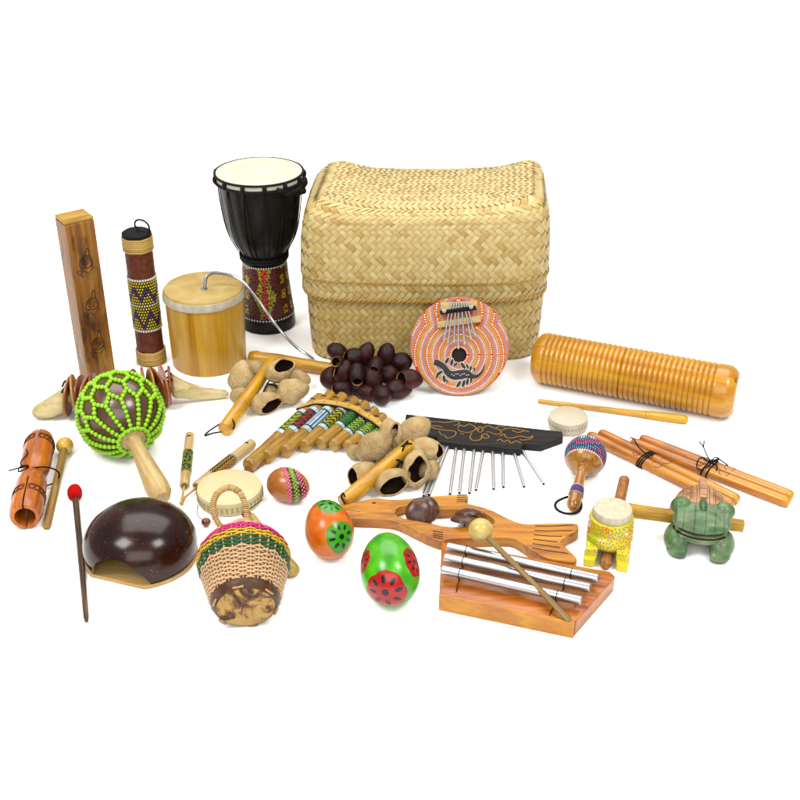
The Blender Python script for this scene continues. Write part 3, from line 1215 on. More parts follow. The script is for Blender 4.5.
LH = (hEnd - C0).length
b = MB()
b.lathe([(r, x) for (x, r) in [(rH * .90, .0215), (rH * .99, .0185), (rH * 1.03, .0135), (rH * 1.16, .0105), (rH * 1.5, .0115), (LH * .72, .0145), (LH * .9, .0172), (LH * 0.98, .0165), (LH * 1.04, .011), (LH * 1.055, .004)]], seg=32, ax='X', wob=.01)
b.build('handle', M_maple, gm, m=mi_ @ m)


def sp(th, ph, r):
    return Vector((math.cos(th) * r, math.sin(th) * math.cos(ph) * r, math.sin(th) * math.sin(ph) * r))


NS = 15
br = .0035
segs_ = []
for k in range(NS):
    p0 = 2 * PI * k / NS
    q = PI / NS
    segs_.append(((22, p0), (64, p0)))
    segs_ += [((64, p0), (77, p0 + q)), ((64, p0), (77, p0 - q))]
    segs_.append(((77, p0 + q), (90, p0 + q)))
    segs_ += [((90, p0 + q), (101, p0 + 2 * q)), ((90, p0 + q), (101, p0))]
    segs_.append(((101, p0), (113, p0)))
    segs_ += [((113, p0), (125, p0 + q)), ((113, p0), (125, p0 - q))]
    segs_.append(((125, p0 + q), (140, p0 + q)))
for k in range(NS):
    segs_.append(((21, 2 * PI * k / NS), (21, 2 * PI * (k + 1) / NS)))
    segs_.append(((140, 2 * PI * (k + .5) / NS), (140, 2 * PI * (k + 1.5) / NS)))
    segs_.append(((155, 2 * PI * (k + .5) / NS), (155, 2 * PI * (k + 1.5) / NS)))
b = MB()
g0 = pc(178, 238, 84)
done = []
grid_ = {}
for (a, c) in segs_:
    A3, B3 = sp(R(a[0]), a[1], rH + br * .7), sp(R(c[0]), c[1], rH + br * .7)
    nb = max(1, round((B3 - A3).length / (br * 1.72)))
    for i in range(nb + 1):
        p = A3.lerp(B3, i / nb).normalized() * (rH + br * 0.7)
        key = tuple(int(q // (br * 2)) for q in p)
        ok = True
        for dx in (-1, 0, 1):
            for dy in (-1, 0, 1):
                for dz in (-1, 0, 1):
                    for q in grid_.get((key[0] + dx, key[1] + dy, key[2] + dz), ()):
                        if (q - p).length < br * 1.2:
                            ok = False
        if ok:
            grid_.setdefault(key, []).append(p)
            c_ = mixc(g0, pc(186, 250, 90), random.random() * .5)
            b.ball(p, br * random.uniform(.94, 1.04), seg=10, rings=7, col=c_)
b.build('bead_net', M_bead, gm, m=mi_ @ m, fix=False)

# ---------------------------------------------------------------- coconut shell half with an arched mouth
Cc = G(142, 556)
cn = thing('coconut_shell_block', 'polished dark coconut half with an arched mouth, dome side up', 'coconut block', Matrix.Translation(Cc) @ Matrix.Rotation(R(-6), 4, 'Z'))
n = NT('polished_coconut')
v = n.coord((1, 1, 1))
base = n.ramp(n.noise(v, 22, 5, 0.6), [(0.3, pc(26, 12, 9)), (0.55, pc(46, 22, 15)), (0.78, pc(70, 36, 24))])
mp = n.n('ShaderNodeMapping')
tc = n.n('ShaderNodeTexCoord')
mp.inputs['Scale'].default_value = (1, 0.12, 0.35)
mp.inputs['Rotation'].default_value = (0.3, 0.2, 0.5)
n.l(tc.outputs['Object'], mp.inputs['Vector'])
fl1 = n.noise(mp.outputs['Vector'], 700, 2, 0.4)
m1 = n.ramp(fl1, [(0.70, (0, 0, 0)), (0.74, (1, 1, 1))])
mp2 = n.n('ShaderNodeMapping')
mp2.inputs['Scale'].default_value = (0.12, 1, 0.3)
mp2.inputs['Rotation'].default_value = (0.1, 0.5, -0.4)
n.l(tc.outputs['Object'], mp2.inputs['Vector'])
m2 = n.ramp(n.noise(mp2.outputs['Vector'], 620, 2, 0.4), [(0.705, (0, 0, 0)), (0.745, (1, 1, 1))])
c1 = n.mix(m1, base, pc(176, 118, 60))
n.l(n.mix(m2, c1, pc(160, 104, 54)), n.b.inputs['Base Color'])
M_coco = n.fin(0.20, 0.28, 0.0)
M_rimw = wood('shell_rim', (150, 110, 70), (196, 160, 116), (222, 196, 156), 'X', 0.55, 0.05, 60, 0.3)
rc, hc = .0735, .068
b = MB()
N1, N2 = 30, 96
a0_ = R(-17)


def dome_pt(u, v):
    an = lerp(a0_, PI / 2, v)
    rr3 = rc * max(0, math.cos(an)) ** .9 if v < 1 else 0
    return Vector((rr3 * math.cos(u * 2 * PI), rr3 * .97 * math.sin(u * 2 * PI), .005 + hc * (math.sin(an) - math.sin(a0_)) / (1 - math.sin(a0_))))


b.grid(dome_pt, N2, N1, wu=True)
dome = b.build('dome', [M_coco, M_rimw], cn)
so = dome.modifiers.new('s', 'SOLIDIFY')
so.thickness = .0045
so.offset = -1
so.material_offset = 1
so.material_offset_rim = 1
bake(dome)
# mouth cutter: an arch through the front left wall
cb = MB()
qa, qb = cn.matrix_world.inverted() @ G(91, 577.5), cn.matrix_world.inverted() @ G(151, 591.5)
mid = (qa + qb) / 2
cdir = math.atan2((qb - qa).y, (qb - qa).x)
cdist = abs(mid.x * math.sin(cdir) - mid.y * math.cos(cdir))
hw = (qb - qa).length / 2 * .93
pts = [(-hw, -.03), (hw, -.03)] + [(hw * math.cos(a), .001 + .0415 * math.sin(a)) for a in [PI * k / 24 for k in range(25)]]
vsn = len(pts)
cb.add([(x, 0, z) for x, z in pts] + [(x * 1.0, -.06, z * 1.0) for x, z in pts],
       [tuple(range(vsn)), tuple(reversed(range(vsn, 2 * vsn)))] + [(k, (k + 1) % vsn, vsn + (k + 1) % vsn, vsn + k) for k in range(vsn)])
along = mid.x * math.cos(cdir) + mid.y * math.sin(cdir)
cm = cn.matrix_world @ Matrix.Rotation(cdir, 4, 'Z') @ Matrix.Translation((along, -.036, 0))
cutter = cb.build('cutter', M_rimw)
cutter.matrix_world = cm
bpy.context.view_layer.update()
dome.data.materials.clear()
dome.data.materials.append(M_coco)
dome.data.materials.append(M_rimw)
cut(dome, [cutter])
b = MB()
def flat_plan(a):
    d = Vector((math.cos(a), .97 * math.sin(a)))
    # straight edge where the mouth is
    nd = Vector((math.sin(cdir), -math.cos(cdir)))
    k = d.dot(nd)
    r_ = rc * .995
    lim = cdist
    return d * (r_ if k * r_ < lim else lim / k)
cdirv = cdir
loop = [tuple(flat_plan(2 * PI * k / 96)) for k in range(96)]
slab('base_board', [loop], .005, wood('light_board', (206, 160, 104), (230, 192, 140), (242, 214, 170), 'X', 0.5, 0.1, 26, 0.4), cn, .0012)

# ---------------------------------------------------------------- red-headed beater
A, B = G(75, 492, .007), G(86.5, 621, .004)
rb = thing('beater', 'dark thin stick with a red felt head, lying left of the coconut half', 'beater', Matrix.Translation(Vector((A.x, A.y, 0))), 'beaters and mallets')
n = NT('dark_palm_wood')
v = n.coord((.05, 1, 1))
n.l(n.ramp(n.noise(v, 260, 4), [(0.3, pc(34, 25, 20)), (0.55, pc(80, 60, 44)), (0.72, pc(150, 120, 88))]), n.b.inputs['Base Color'])
n.bump(n.noise(v, 500, 3), .3, .0006)
M_palm = n.fin(.6, .3)
stick('shaft', M_palm, rb, A, B, [(0, .0045), (.1, .0045), (.6, .0038), (.97, .0032), (1, .0022)])
dv = (B - A).normalized()
m = axes(A, dv)
b = MB()
b.lathe([(0, -.006), (.0055, -.0055), (.0088, -.0025), (.0102, .002), (.0104, .009), (.0098, .014), (.0075, .0172), (.0045, .018)], seg=28, ax='X', wob=.05, col=pc(214, 40, 34))
b.build('felt_head', paint('red_felt', .85, 0, .35, 700, .5, .1), rb, m=rb.matrix_world.inverted() @ m @ Matrix.Translation((0, 0, .0035)))

# ---------------------------------------------------------------- double-barrel tone block
M_tone = wood('reddish_turned_wood', (164, 80, 28), (206, 118, 48), (230, 152, 80), 'X', 0.4, 0.2, 34, 0.5)
r_ = .0215
A, B = G(41, 438, r_), G(25, 517, r_)
A = Vector((A.x, A.y, r_))
m = axes(A, B - A)
L = (B - A).length
tbk = thing('wooden_tone_block', 'orange-brown hollow wooden block with two slotted barrels and burnt braid bands', 'tone block', m)
pr = [(0, .016), (.02, .0185), (.06, .0205), (.12, .0215), (.36, .0215), (.43, .0195), (.47, .0155), (.50, .0145), (.535, .0160), (.57, .0190), (.63, .0212), (.8, .0220), (.93, .0222), (.985, .0205), (1.0, .019)]
b = MB()
b.lathe([(r, t * L) for t, r in pr], seg=64, ax='X')
o = b.build('body', M_tone, tbk)


def cyl_cut(x0, x1, r, parent):
    c = MB()
    c.lathe([(r, x0), (r, x1)], seg=48, ax='X')
    q = c.build('cutter', M_tone)
    q.matrix_world = parent.matrix_world
    return q


def box_cut(c_, s, parent, rot=None):
    c = MB()
    c.box((0, 0, 0), s)
    q = c.build('cutter', M_tone)
    q.matrix_world = parent.matrix_world @ Matrix.Translation(c_) @ (rot if rot is not None else Matrix())
    return q


bpy.context.view_layer.update()
cut(o, [cyl_cut(L * .62, L * 1.1, .0140, tbk), cyl_cut(-L * .1, L * .36, .0140, tbk),
        box_cut((L * .84, 0, .02), (L * .36, .0022, .034), tbk), box_cut((L * .09, 0, .02), (L * .36, .0022, .034), tbk),
        box_cut((L * .84, 0, -.02), (L * .36, .0022, .034), tbk)])
for (t, rr_) in ((.13, .0218), (.79, .0222)):
    b = MB()
    for side in range(3):
        for ph in (0, PI):
            x = t * L
            pth = []
            for k in range(241):
                a = 2 * PI * k / 240
                if side < 2:
                    xx = x + (-.0058 if side == 0 else .0058)
                    if ph:
                        continue
                else:
                    xx = x + .0048 * math.sin(a * 9 + ph)
                if abs(((a - PI / 2 + PI) % (2 * PI)) - PI) < .09:
                    if len(pth) > 1:
                        b.tube(pth, .0006, 4, pc(58, 26, 14))
                    pth = []
                    continue
                pth.append(Vector((xx, rr_ * math.cos(a), rr_ * math.sin(a))))
            if len(pth) > 1:
                b.tube(pth, .0006, 4, pc(58, 26, 14))
    b.build('burnt_braid_band', M_matte, tbk, fix=False)
# mallet beside it
A2, B2 = G(65, 446, .012), G(46.5, 527, .0052)
ml = thing('mallet', 'mallet with a yellow wooden ball head tied to the orange-brown tone block', 'mallet', Matrix.Translation(Vector((A2.x, A2.y, 0))), 'beaters and mallets')
M_stk = wood('brown_dowel', (122, 88, 50), (160, 122, 76), (186, 150, 102), 'X', .55, .05, 60, .4)
stick('shaft', M_stk, ml, A2, B2, [(0, .0055), (.98, .0058), (1, .005)])
b = MB()
b.ball((0, 0, 0), (.0128, .0128, .0128), seg=28, rings=20)
b.build('ball_head', wood('yellow_ball_wood', (240, 176, 74), (250, 204, 116), (255, 222, 150), 'X', .35, .3, 30, .4), ml, m=ml.matrix_world.inverted() @ Matrix.Translation((A2.x, A2.y, .0128)))
# the cord round neck and shaft
nk = m @ Vector((.5 * L, 0, 0))
dx = (B - A).normalized()
sd = Vector((-dx.y, dx.x, 0)).normalized()
if sd.x < 0:
    sd = -sd
b = MB()
loop = []
for k in range(40):
    a = 2 * PI * k / 40
    cx_ = .009
    loop.append(nk + sd * (cx_ + (.0265) * math.cos(a)) + Vector((0, 0, .0165 * math.sin(a) - .0018)) + dx * (.004 * math.sin(a * .5)))
b.tube(loop, .0012, 6, BLK, closed=True)
top = nk + Vector((0, 0, .0155)) - sd * .004
for pts in ([(0, 0, 0), (-.006, -.004, .003), (-.012, .010, .002), (-.004, .024, .006), (-.006, .034, .008)], [(0, 0, 0), (-.012, -.001, 0), (-.022, .002, -.004), (-.028, .007, -.008), (-.031, .012, -.012)],
            [(0, 0, 0), (-.004, -.008, .001), (-.013, -.011, 0), (-.010, -.002, .003), (0, 0, .002)]):
    b.tube(smooth_loop([tuple(top + sd * p[0] * 1.0 - dx * p[1] + Vector((0, 0, p[2]))) for p in pts], 5, False), .0010, 6, BLK)
b.build('tie_cord', M_cord, tbk, inv=True)
from mathutils.bvhtree import BVHTree


def dome_dot(mb, p, nrm, r, col, h=0.4, seg=7):
    q = Vector(nrm).normalized().to_track_quat('Z', 'Y').to_matrix()
    mb.ball(p, (r, r, r * h), q, seg, 4, col)


# ---------------------------------------------------------------- round painted thumb piano
al = R(62)
Rk = .0803
base = G(459.5, 397)
m = Matrix(((1, 0, 0), (0, math.cos(al), math.sin(al)), (0, -math.sin(al), math.cos(al)))).transposed().to_4x4()
m.translation = base + Vector((0, math.cos(al), math.sin(al))) * Rk + Vector((0, 0, .003))
kb = thing('thumb_piano', 'round thumb piano painted with pink, orange and white dots, leaning on the woven basket', 'thumb piano', m)
n = NT('rough_coconut')
v = n.coord()
n.l(n.ramp(n.noise(v, 60, 6, 0.8), [(0.3, pc(52, 44, 38)), (0.55, pc(96, 84, 70)), (0.75, pc(150, 134, 110))]), n.b.inputs['Base Color'])
n.bump(n.noise(v, 240, 4), .5, .001)
M_rough = n.fin(.7, .2)
b = MB()
b.lathe([(0, -.034), (.03, -.032), (.055, -.024), (.071, -.014), (.0785, -.007), (.0785, -.006)], seg=64)
b.build('coconut_back', M_rough, kb)
c1, c2, off = (-.01, -.18), (-.01, .70), .19


def fld(x, y):
    return min(math.hypot(x - c1[0], y - c1[1]), math.hypot(x - c2[0], y - c2[1]) + off)


ROW = .0405
cyc = [((212, 70, 62), (250, 244, 238)), ((226, 120, 40), (246, 160, 60)), ((190, 160, 160), (176, 150, 156)), ((232, 128, 134), (252, 222, 222)),
       ((206, 168, 110), (226, 196, 120)), ((222, 130, 40), (245, 180, 70))]


def board_col(p):
    x, y = p.x / Rk, p.y / Rk
    k = int(max(0, (fld(x, y) - .150) / ROW))
    return pc(*cyc[k % 6][0])


n1, n2 = 110, 260
b = MB()
rh = .0118


def bp(u, v):
    a = u * 2 * PI
    t = v
    hx, hy = c1[0] * Rk, c1[1] * Rk
    ex, ey = Rk * math.cos(a), Rk * math.sin(a)
    # from hole rim to the outer rim
    sx_, sy_ = hx + rh * math.cos(a), hy + rh * math.sin(a)
    x, y = lerp(sx_, ex, t), lerp(sy_, ey, t)
    return Vector((x, y, .0006 * (1 - (max(0, t - .93) / .07) ** 2) if t > .93 else .0006))


b.grid(bp, n2, n1, board_col, wu=True)
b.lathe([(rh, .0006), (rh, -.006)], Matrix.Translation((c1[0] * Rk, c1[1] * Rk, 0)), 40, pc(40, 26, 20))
b.f.pop(); b.m.pop(); b.f.pop(); b.m.pop()
b.lathe([(Rk, 0.0), (Rk * 1.002, -.003), (Rk * .99, -.0065)], seg=96, col=pc(150, 90, 70))
b.f.pop(); b.m.pop(); b.f.pop(); b.m.pop()
brd = b.build('painted_board', M_matte, kb, ang=50)
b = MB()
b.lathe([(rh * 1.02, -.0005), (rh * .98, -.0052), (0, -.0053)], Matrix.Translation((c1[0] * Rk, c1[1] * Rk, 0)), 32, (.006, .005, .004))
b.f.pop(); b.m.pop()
b.build('sound_hole_shade', M_matte, kb)  # black cup whose colour stands in for the shade inside the hole
b = MB()
rnd = random.Random(12)
k = 0
lev = .150 + ROW * .5
while lev < 1.2:
    # walk the contour
    pts = []
    for q in range(720):
        a = 2 * PI * q / 720
        lo, hi = 0.0, 2.2
        for _ in range(26):
            mid_ = (lo + hi) / 2
            if fld(c1[0] + mid_ * math.cos(a), c1[1] + mid_ * math.sin(a)) < lev:
                lo = mid_
            else:
                hi = mid_
        pts.append((c1[0] + lo * math.cos(a), c1[1] + lo * math.sin(a)))
    dsp = .043 if k % 6 == 0 else .032
    acc = 0
    for q in range(720):
        a_, b_ = pts[q], pts[(q + 1) % 720]
        acc += math.dist(a_, b_)
        if acc > dsp:
            acc = 0
            if math.hypot(*a_) < .975:
                w = pc(*cyc[k % 6][1])
                if k % 6 != 0:
                    w = mixc(w, pc(250, 240, 230), rnd.random() * .15)
                dome_dot(b, (a_[0] * Rk + rnd.uniform(-.0001, .0001), a_[1] * Rk, .0006), (0, 0, 1), (.0190 if k % 6 == 0 else (.0165 if k % 6 == 3 else .0130)) * Rk * rnd.uniform(.9, 1.1), w, .35, 6)
    lev += ROW
    k += 1
b.build('dot_painting', M_bead, kb, fix=False)


def KP(zx, zy, z=.001):
    """point on the board from 800 px zoom of the photograph region"""
    return Vector(((zx - 367) / 262 * Rk, (310 - zy) / 262 * Rk * 1.02, z))


b = MB()
b.box(KP(362, 185, .0045), (.072, .0105, .007), Matrix.Rotation(R(8), 3, 'Z'))
b.build('bridge', M_maple, kb, bevel=.0008)
b = MB()
b.box(KP(362, 100, .0035), (.060, .013, .005), Matrix.Rotation(R(3), 3, 'Z'))
b.build('tail_block', M_maple, kb, bevel=.0008)
b = MB()
b.tube([KP(262, 138, .0105), KP(450, 112, .0105)], .0034, 12, BLK)
b.build('clamp_bar', M_rope, kb)
for (zx, zy) in ((283, 130), (425, 110)):
    b = MB()
    b.lathe([(0, .016), (.0018, .0162), (.0036, .0155), (.0038, .0130), (.0030, .0128), (.003, .006)], Matrix.Translation(KP(zx, zy, 0)), 20)
    b.build('screw', M_tine, kb)
b = MB()
ends = [(280, 282), (302, 295), (334, 292), (358, 325), (392, 303), (428, 278), (450, 258)]
for k, (ex, ey) in enumerate(ends):
    sx_ = 318 + k * 13.5
    p = [KP(sx_, 82, .0085), KP(sx_ + 4, 100, .0095), KP(lerp(sx_, ex, .18), 128 - k * 2, .0095), KP(lerp(sx_, ex, .45), 178 - k * 2, .0105), KP(lerp(sx_, ex, .8), lerp(178, ey, .75), .0115), KP(ex, ey, .0125)]
    t = MB()
    rs_ = [.0011, .0011, .0011, .0011, .0013, .0019]
    t.tube(smooth_loop([tuple(q) for q in p], 4, False), [lerp(rs_[min(5, i // 4)], rs_[min(5, i // 4 + 1)], (i % 4) / 4) for i in range(21)], 8, flat=.6, up=(0, 0, 1))
    t.build('key', M_tine, kb)
# painted lizard
b = MB()
body = [(232, 392), (255, 400), (285, 420), (305, 448), (335, 462), (370, 458), (405, 455), (430, 466), (458, 466), (478, 452), (492, 430), (500, 405)]
wid = [.0042, .0052, .0045, .0052, .0072, .0078, .0068, .0042, .0026, .0018, .0012, .0006]
pp = smooth_loop([tuple(KP(x, y, .0012)) for x, y in body], 4, False)
ww = []
for i in range(len(pp)):
    q = i / 4
    j = min(int(q), 10)
    ww.append(lerp(wid[j], wid[j + 1], q - j))
b.tube(pp, [w * 1.15 for w in ww], 10, pc(246, 238, 226), flat=.10, up=(0, 0, 1))
b.tube([p + Vector((0, 0, .0008)) for p in pp], ww, 10, (.022, .022, .025), flat=.12, up=(0, 0, 1))
for (x, y, a, s) in ((300, 385, 60, 1), (325, 395, 75, 1), (345, 405, 40, .8), (385, 412, -55, 1.1), (408, 415, -70, .8), (425, 425, -100, .8), (445, 430, -80, .6), (260, 450, 35, 1.1), (285, 480, 100, 1.1), (248, 465, 60, .8), (300, 492, 110, .5),
                     (362, 508, 60, 1.1), (388, 505, 75, 1.1), (408, 495, 80, 1), (428, 488, 85, .8)):
    mr_ = Matrix.Rotation(R(a), 3, 'Z')
    b.ball(KP(x, y, .0012), (.0072 * s, .0034 * s, .0009), mr_, 12, 6, pc(246, 238, 226))
    b.ball(KP(x, y, .0018), (.0058 * s, .0024 * s, .0009), mr_, 12, 6, (.022, .022, .025))
for q in range(9):
    x = 325 + q * 11
    b.ball(KP(x, 458 + 5 * math.sin(q * 1.9), .0032), (.0012, .0009, .0006), None, 8, 5, pc(250, 246, 238))
b.build('painted_lizard', M_matte, kb, fix=False)

# ---------------------------------------------------------------- big ribbed scraper
rg = .0425
A, B = G(534.5, 356, rg), G(737, 393.5, rg)
m = axes(A, B - A)
L = (B - A).length
gu = thing('ribbed_guiro', 'big golden ribbed wooden cylinder lying at the right, beside the basket', 'guiro', m)
M_gold = wood('golden_varnished_wood', (186, 116, 48), (220, 158, 80), (236, 184, 110), 'X', 0.33, 0.3, 22, 0.45)
pr = [(.020, 0), (.031, .0022), (.0385, .008), (.0418, .015), (rg, .020), (rg, .022)]
x = .022
nrib = 33
x1 = L - .030
p_ = (x1 - x) / nrib
for k in range(nrib):
    g_ = .0022 if k != nrib // 2 - 1 else .0034
    for (f, d) in ((.0, 0), (.10, .5), (.22, 1), (.34, .5), (.44, .12), (.7, 0), (.9, .0)):
        pr.append((rg - g_ * d, x + p_ * (k + f)))
pr += [(rg, x1), (rg, L - .017), (.0415, L - .0125), (.0385, L - .0070), (.0335, L - .0016), (.0300, L - .0003), (.024, L)]
b = MB()
b.lathe(pr, seg=96, ax='X')
b.build('body', M_gold, gu, ang=60)
M_pegk = wood('dark_knot', (130, 62, 24), (160, 84, 34), (190, 110, 50), 'X', .4, .2, 40, .4)
b = MB()
c_ = Vector((L - .0030, -.016, .031))
b.lathe([(.0045, 0), (.0042, .0009), (.0, .001)], axes(c_, (1, 0, 0)) @ Matrix.Rotation(R(90), 4, 'Y'), 20)
b.build('peg', M_pegk, gu)

# ---------------------------------------------------------------- its scraper stick
A, B = G(538, 401, .004), G(688, 420, .0068)
ss = thing('scraper_stick', 'slim golden wooden stick with a thick handle end, lying below the ribbed cylinder', 'stick', Matrix.Translation(Vector((A.x, A.y, 0))))
stick('shaft', M_yel, ss, A, B, [(0, .0032), (.01, .0038), (.4, .0044), (.66, .0052), (.72, .0062), (.725, .0055), (.73, .0067), (.745, .0060), (.75, .0068), (.95, .0074), (.985, .0066), (1.0, .003)], 24)

# ---------------------------------------------------------------- small white drum
P = G(567.5, 427)
hz = zat(P, 417.5)
sd_ = thing('small_skin_drum', 'small round cream drum with a stitched side, between chime bar and scraper stick', 'drum', Matrix.Translation(P))
rr = .0305
hz = .021
b = MB()
b.lathe([(rr * .95, 0), (rr * 1.0, .003), (rr, hz - .003), (rr * .985, hz - .0008), (rr * .95, hz), (0, hz + .0006)], seg=56)
M_skin2 = paint('stitched_skin', .55, 0, .08, 60, .1, .3)
b.c = [pc(228, 220, 198)] * len(b.v)
b.build('skin', M_skin2, sd_)
b = MB()
for k in range(34):
    a = 2 * PI * k / 34
    d = Vector((math.cos(a), math.sin(a), 0))
    e_ = Vector((-math.sin(a), math.cos(a), 0))
    b.tube([d * (rr + .0002) + e_ * .0008 + Vector((0, 0, .0105)), d * (rr + .0006) + Vector((0, 0, .0118)), d * (rr + .0002) - e_ * .0012 + Vector((0, 0, .0128))], .0005, 5, pc(150, 134, 96))
b.build('stitching', M_cord, sd_)

# ---------------------------------------------------------------- black chime bar with hanging tubes
zt = .012
poly = [(406, 414), (562, 431.5), (563, 437), (541, 445), (523.5, 443.5), (520.5, 449.5), (438, 441.5), (437, 436.5), (403, 433)]
O = G(480, 430)
O = Vector((O.x, O.y, 0))
cb_ = thing('chime_bar', 'black wooden bar with gold scrollwork and a row of thin silver chime tubes', 'chimes', Matrix.Translation(O))
n = NT('black_stain')
v = n.coord((.1, 1, 1))
n.l(n.ramp(n.noise(v, 160, 5), [(0.35, (.006, .006, .0065)), (0.7, (.016, .015, .015))]), n.b.inputs['Base Color'])
n.bump(n.noise(v, 300, 4), .3, .0006)
M_blk = n.fin(.5, .15)
pts = [G(px, py, zt) - O for px, py in poly]
slab('bar', [[(p.x, p.y) for p in pts]], zt, M_blk, cb_, .0008)


def gold(*px):
    return [tuple(G(400 + x / 5, 400 + y / 5, zt + .0002) - O) for x, y in px]


b = MB()
GC = pc(196, 150, 84)
curves = [[(140, 110), (180, 108), (230, 112), (285, 105), (295, 118), (270, 128)], [(140, 130), (170, 140), (220, 150), (270, 155), (280, 170), (260, 185), (235, 190), (225, 178), (205, 172), (195, 155)],
          [(150, 128), (190, 130), (215, 138)], [(290, 140), (300, 125), (320, 132), (345, 120), (365, 128), (380, 140), (360, 158), (330, 162), (300, 155), (288, 145)],
          [(380, 150), (400, 132), (415, 150), (400, 162), (388, 150), (400, 144)], [(360, 165), (350, 185), (360, 200), (385, 202), (405, 195), (410, 175), (430, 170), (445, 185), (425, 192), (412, 180)],
          [(415, 140), (440, 128), (465, 138), (500, 150), (505, 165), (480, 172), (450, 160), (430, 160)], [(485, 205), (500, 195), (520, 208), (540, 200), (555, 215), (580, 205), (605, 215)],
          [(500, 180), (520, 170), (530, 185), (560, 190), (600, 180), (640, 188), (665, 180), (650, 195), (610, 200), (600, 195)], [(510, 150), (550, 140), (600, 148), (645, 158)], [(320, 172), (300, 168)], [(375, 118), (395, 108), (420, 118), (440, 112)],
          [(560, 152), (590, 162), (620, 155)], [(480, 140), (500, 130), (530, 138)]]
for cvv in curves:
    b.tube(smooth_loop(gold(*cvv), 5, False), .00068, 5, GC, flat=.35, up=(0, 0, 1))
b.build('gold_scrollwork', M_matte, cb_, fix=False)
tubes = [((444, 445), (424, 496), 1.2), ((448, 446), (429, 495), 1.2), ((456.5, 445.5), (450, 494), 1), ((464.6, 446), (459.4, 493), 1), ((474.6, 447), (469.4, 493), 1), ((483.6, 448), (476, 490), 1), ((492.6, 448.5), (493.6, 489), 1),
         ((502.6, 449.5), (503.4, 487), 1), ((513.5, 450.5), (524, 486.6), 1), ((522.4, 451), (543.6, 484), 1)]
for (a, c, s) in tubes:
    rt = .0028 * s
    A, B = G(*a, rt), G(*c, rt)
    t = MB()
    mm = axes(A, B - A)
    LL_ = (B - A).length
    t.lathe([(rt * .7, 0), (rt, .0004), (rt, LL_), (rt * .7, LL_), (rt * .7, LL_ - .004)], seg=16, ax='X')
    t.f.pop(); t.m.pop()
    ct = t.build('chime_tube', M_silver, cb_, m=cb_.matrix_world.inverted() @ mm)
    d = (A - B).normalized()
    lp = MB()
    c0_ = A - d * .0030 + Vector((0, 0, .0020))
    sdv = Vector((-d.y, d.x, 0))
    lp.tube([c0_ + d * -.0048 * math.cos(q) + sdv * .0036 * math.sin(q) + Vector((0, 0, .0006 * math.sin(q))) for q in [2 * PI * k / 16 for k in range(16)]], .0006, 5, closed=True)
    lp.tube([c0_ + d * .003, A + d * .010 + Vector((0, 0, .0055 - .0024))], .0005, 5)
    hg = lp.build('hanging_loop', M_steel, ct)
    inv = (cb_.matrix_world @ ct.matrix_local).inverted()
    for v_ in hg.data.vertices:
        v_.co = inv @ v_.co

# ---------------------------------------------------------------- small painted maraca with a ring
rH2 = .0300
C0 = G(585.5, 456, rH2)
E0 = G(574, 503, .0095)
ax_ = (E0 - C0).normalized()
m = axes(C0, ax_)
pm = thing('painted_maraca', 'small wooden maraca with blue, pink and white dots and a black rubber ring', 'maraca', m)
L = (E0 - C0).length
M_brownwood = wood('brown_turned_wood', (148, 92, 50), (190, 132, 82), (214, 164, 112), 'X', .3, .3, 50, .5)
b = MB()
pr = [(0, -rH2)] + [(rH2 * math.sin(a), -rH2 * math.cos(a)) for a in [PI * k / 40 for k in range(1, 33)]]
pr += [(.0125, rH2 * .90), (.0125, rH2 * .98), (.0102, rH2 * 1.02), (.0068, rH2 * 1.16), (.0066, rH2 * 1.4), (.0086, L * .78), (.0100, L * .9), (.0092, L * .955), (.0098, L * 1.0), (.0088, L * 1.07), (.005, L * 1.12), (0, L * 1.13)]
b.lathe(pr, seg=56, ax='X')
b.build('body', M_brownwood, pm)
b = MB()
b.lathe([(0, -rH2 - .0002)] + [((rH2 + .0002) * math.sin(a), -(rH2 + .0002) * math.cos(a)) for a in [R(118) * k / 20 for k in range(1, 21)]], seg=56, ax='X', col=pc(18, 20, 40))
b.f.pop(); b.m.pop()
b.build('painted_ground', M_matte, pm)
b = MB()
b.lathe([(.0088 * .99, L * .68), (.0098, L * .78), (.0104, L * .86)], seg=40, ax='X', col=pc(54, 36, 66))
b.f.pop(); b.m.pop(); b.f.pop(); b.m.pop()
b.build('handle_band', M_matte, pm)
b = MB()
rnd = random.Random(5)
cc = [pc(60, 130, 180), pc(120, 190, 215), pc(214, 80, 150), pc(236, 130, 180)]
for i in range(1, 19):
    th = R(118) * i / 18
    nn_ = max(5, int(2 * PI * math.sin(th) * rH2 / .0034))
    for k in range(nn_):
        ph = 2 * PI * (k + .5 * (i % 2)) / nn_
        # swirls: nearest of several centres decides the colour ring
        d = Vector((-math.cos(th), math.sin(th) * math.cos(ph), math.sin(th) * math.sin(ph)))
        best = min((math.acos(max(-1, min(1, d.dot(cv_)))), q) for q, cv_ in enumerate([Vector((-.5, .2, .85)).normalized(), Vector((-.3, -.8, .5)).normalized(), Vector((-.3, .93, .2)).normalized(), Vector((-.9, -.4, .1)).normalized(), Vector((-.35, -.2, .93)).normalized()]))
        if i == 18:
            c_, s_ = pc(248, 244, 236), .0016
        elif best[0] < .13:
            c_, s_ = pc(244, 238, 216), .0016
        else:
            c_, s_ = cc[(int(best[0] / .14) + best[1]) % 4], .00135
        dome_dot(b, d * (rH2 + .0002), d, s_, c_, .4, 6)
for i in range(6):
    x = lerp(L * .69, L * .855, i / 5)
    r2 = lerp(.0089, .0105, i / 5)
    for k in range(22):
        a = 2 * PI * (k + .5 * (i % 2)) / 22
        d = Vector((0, math.cos(a), math.sin(a)))
        dome_dot(b, Vector((x, 0, 0)) + d * r2, d, .0011, pc(246, 240, 234) if i in (0, 5) else pc(130, 84, 170), .4, 6)
b.build('dot_painting', M_bead, pm, fix=False)
b = MB()
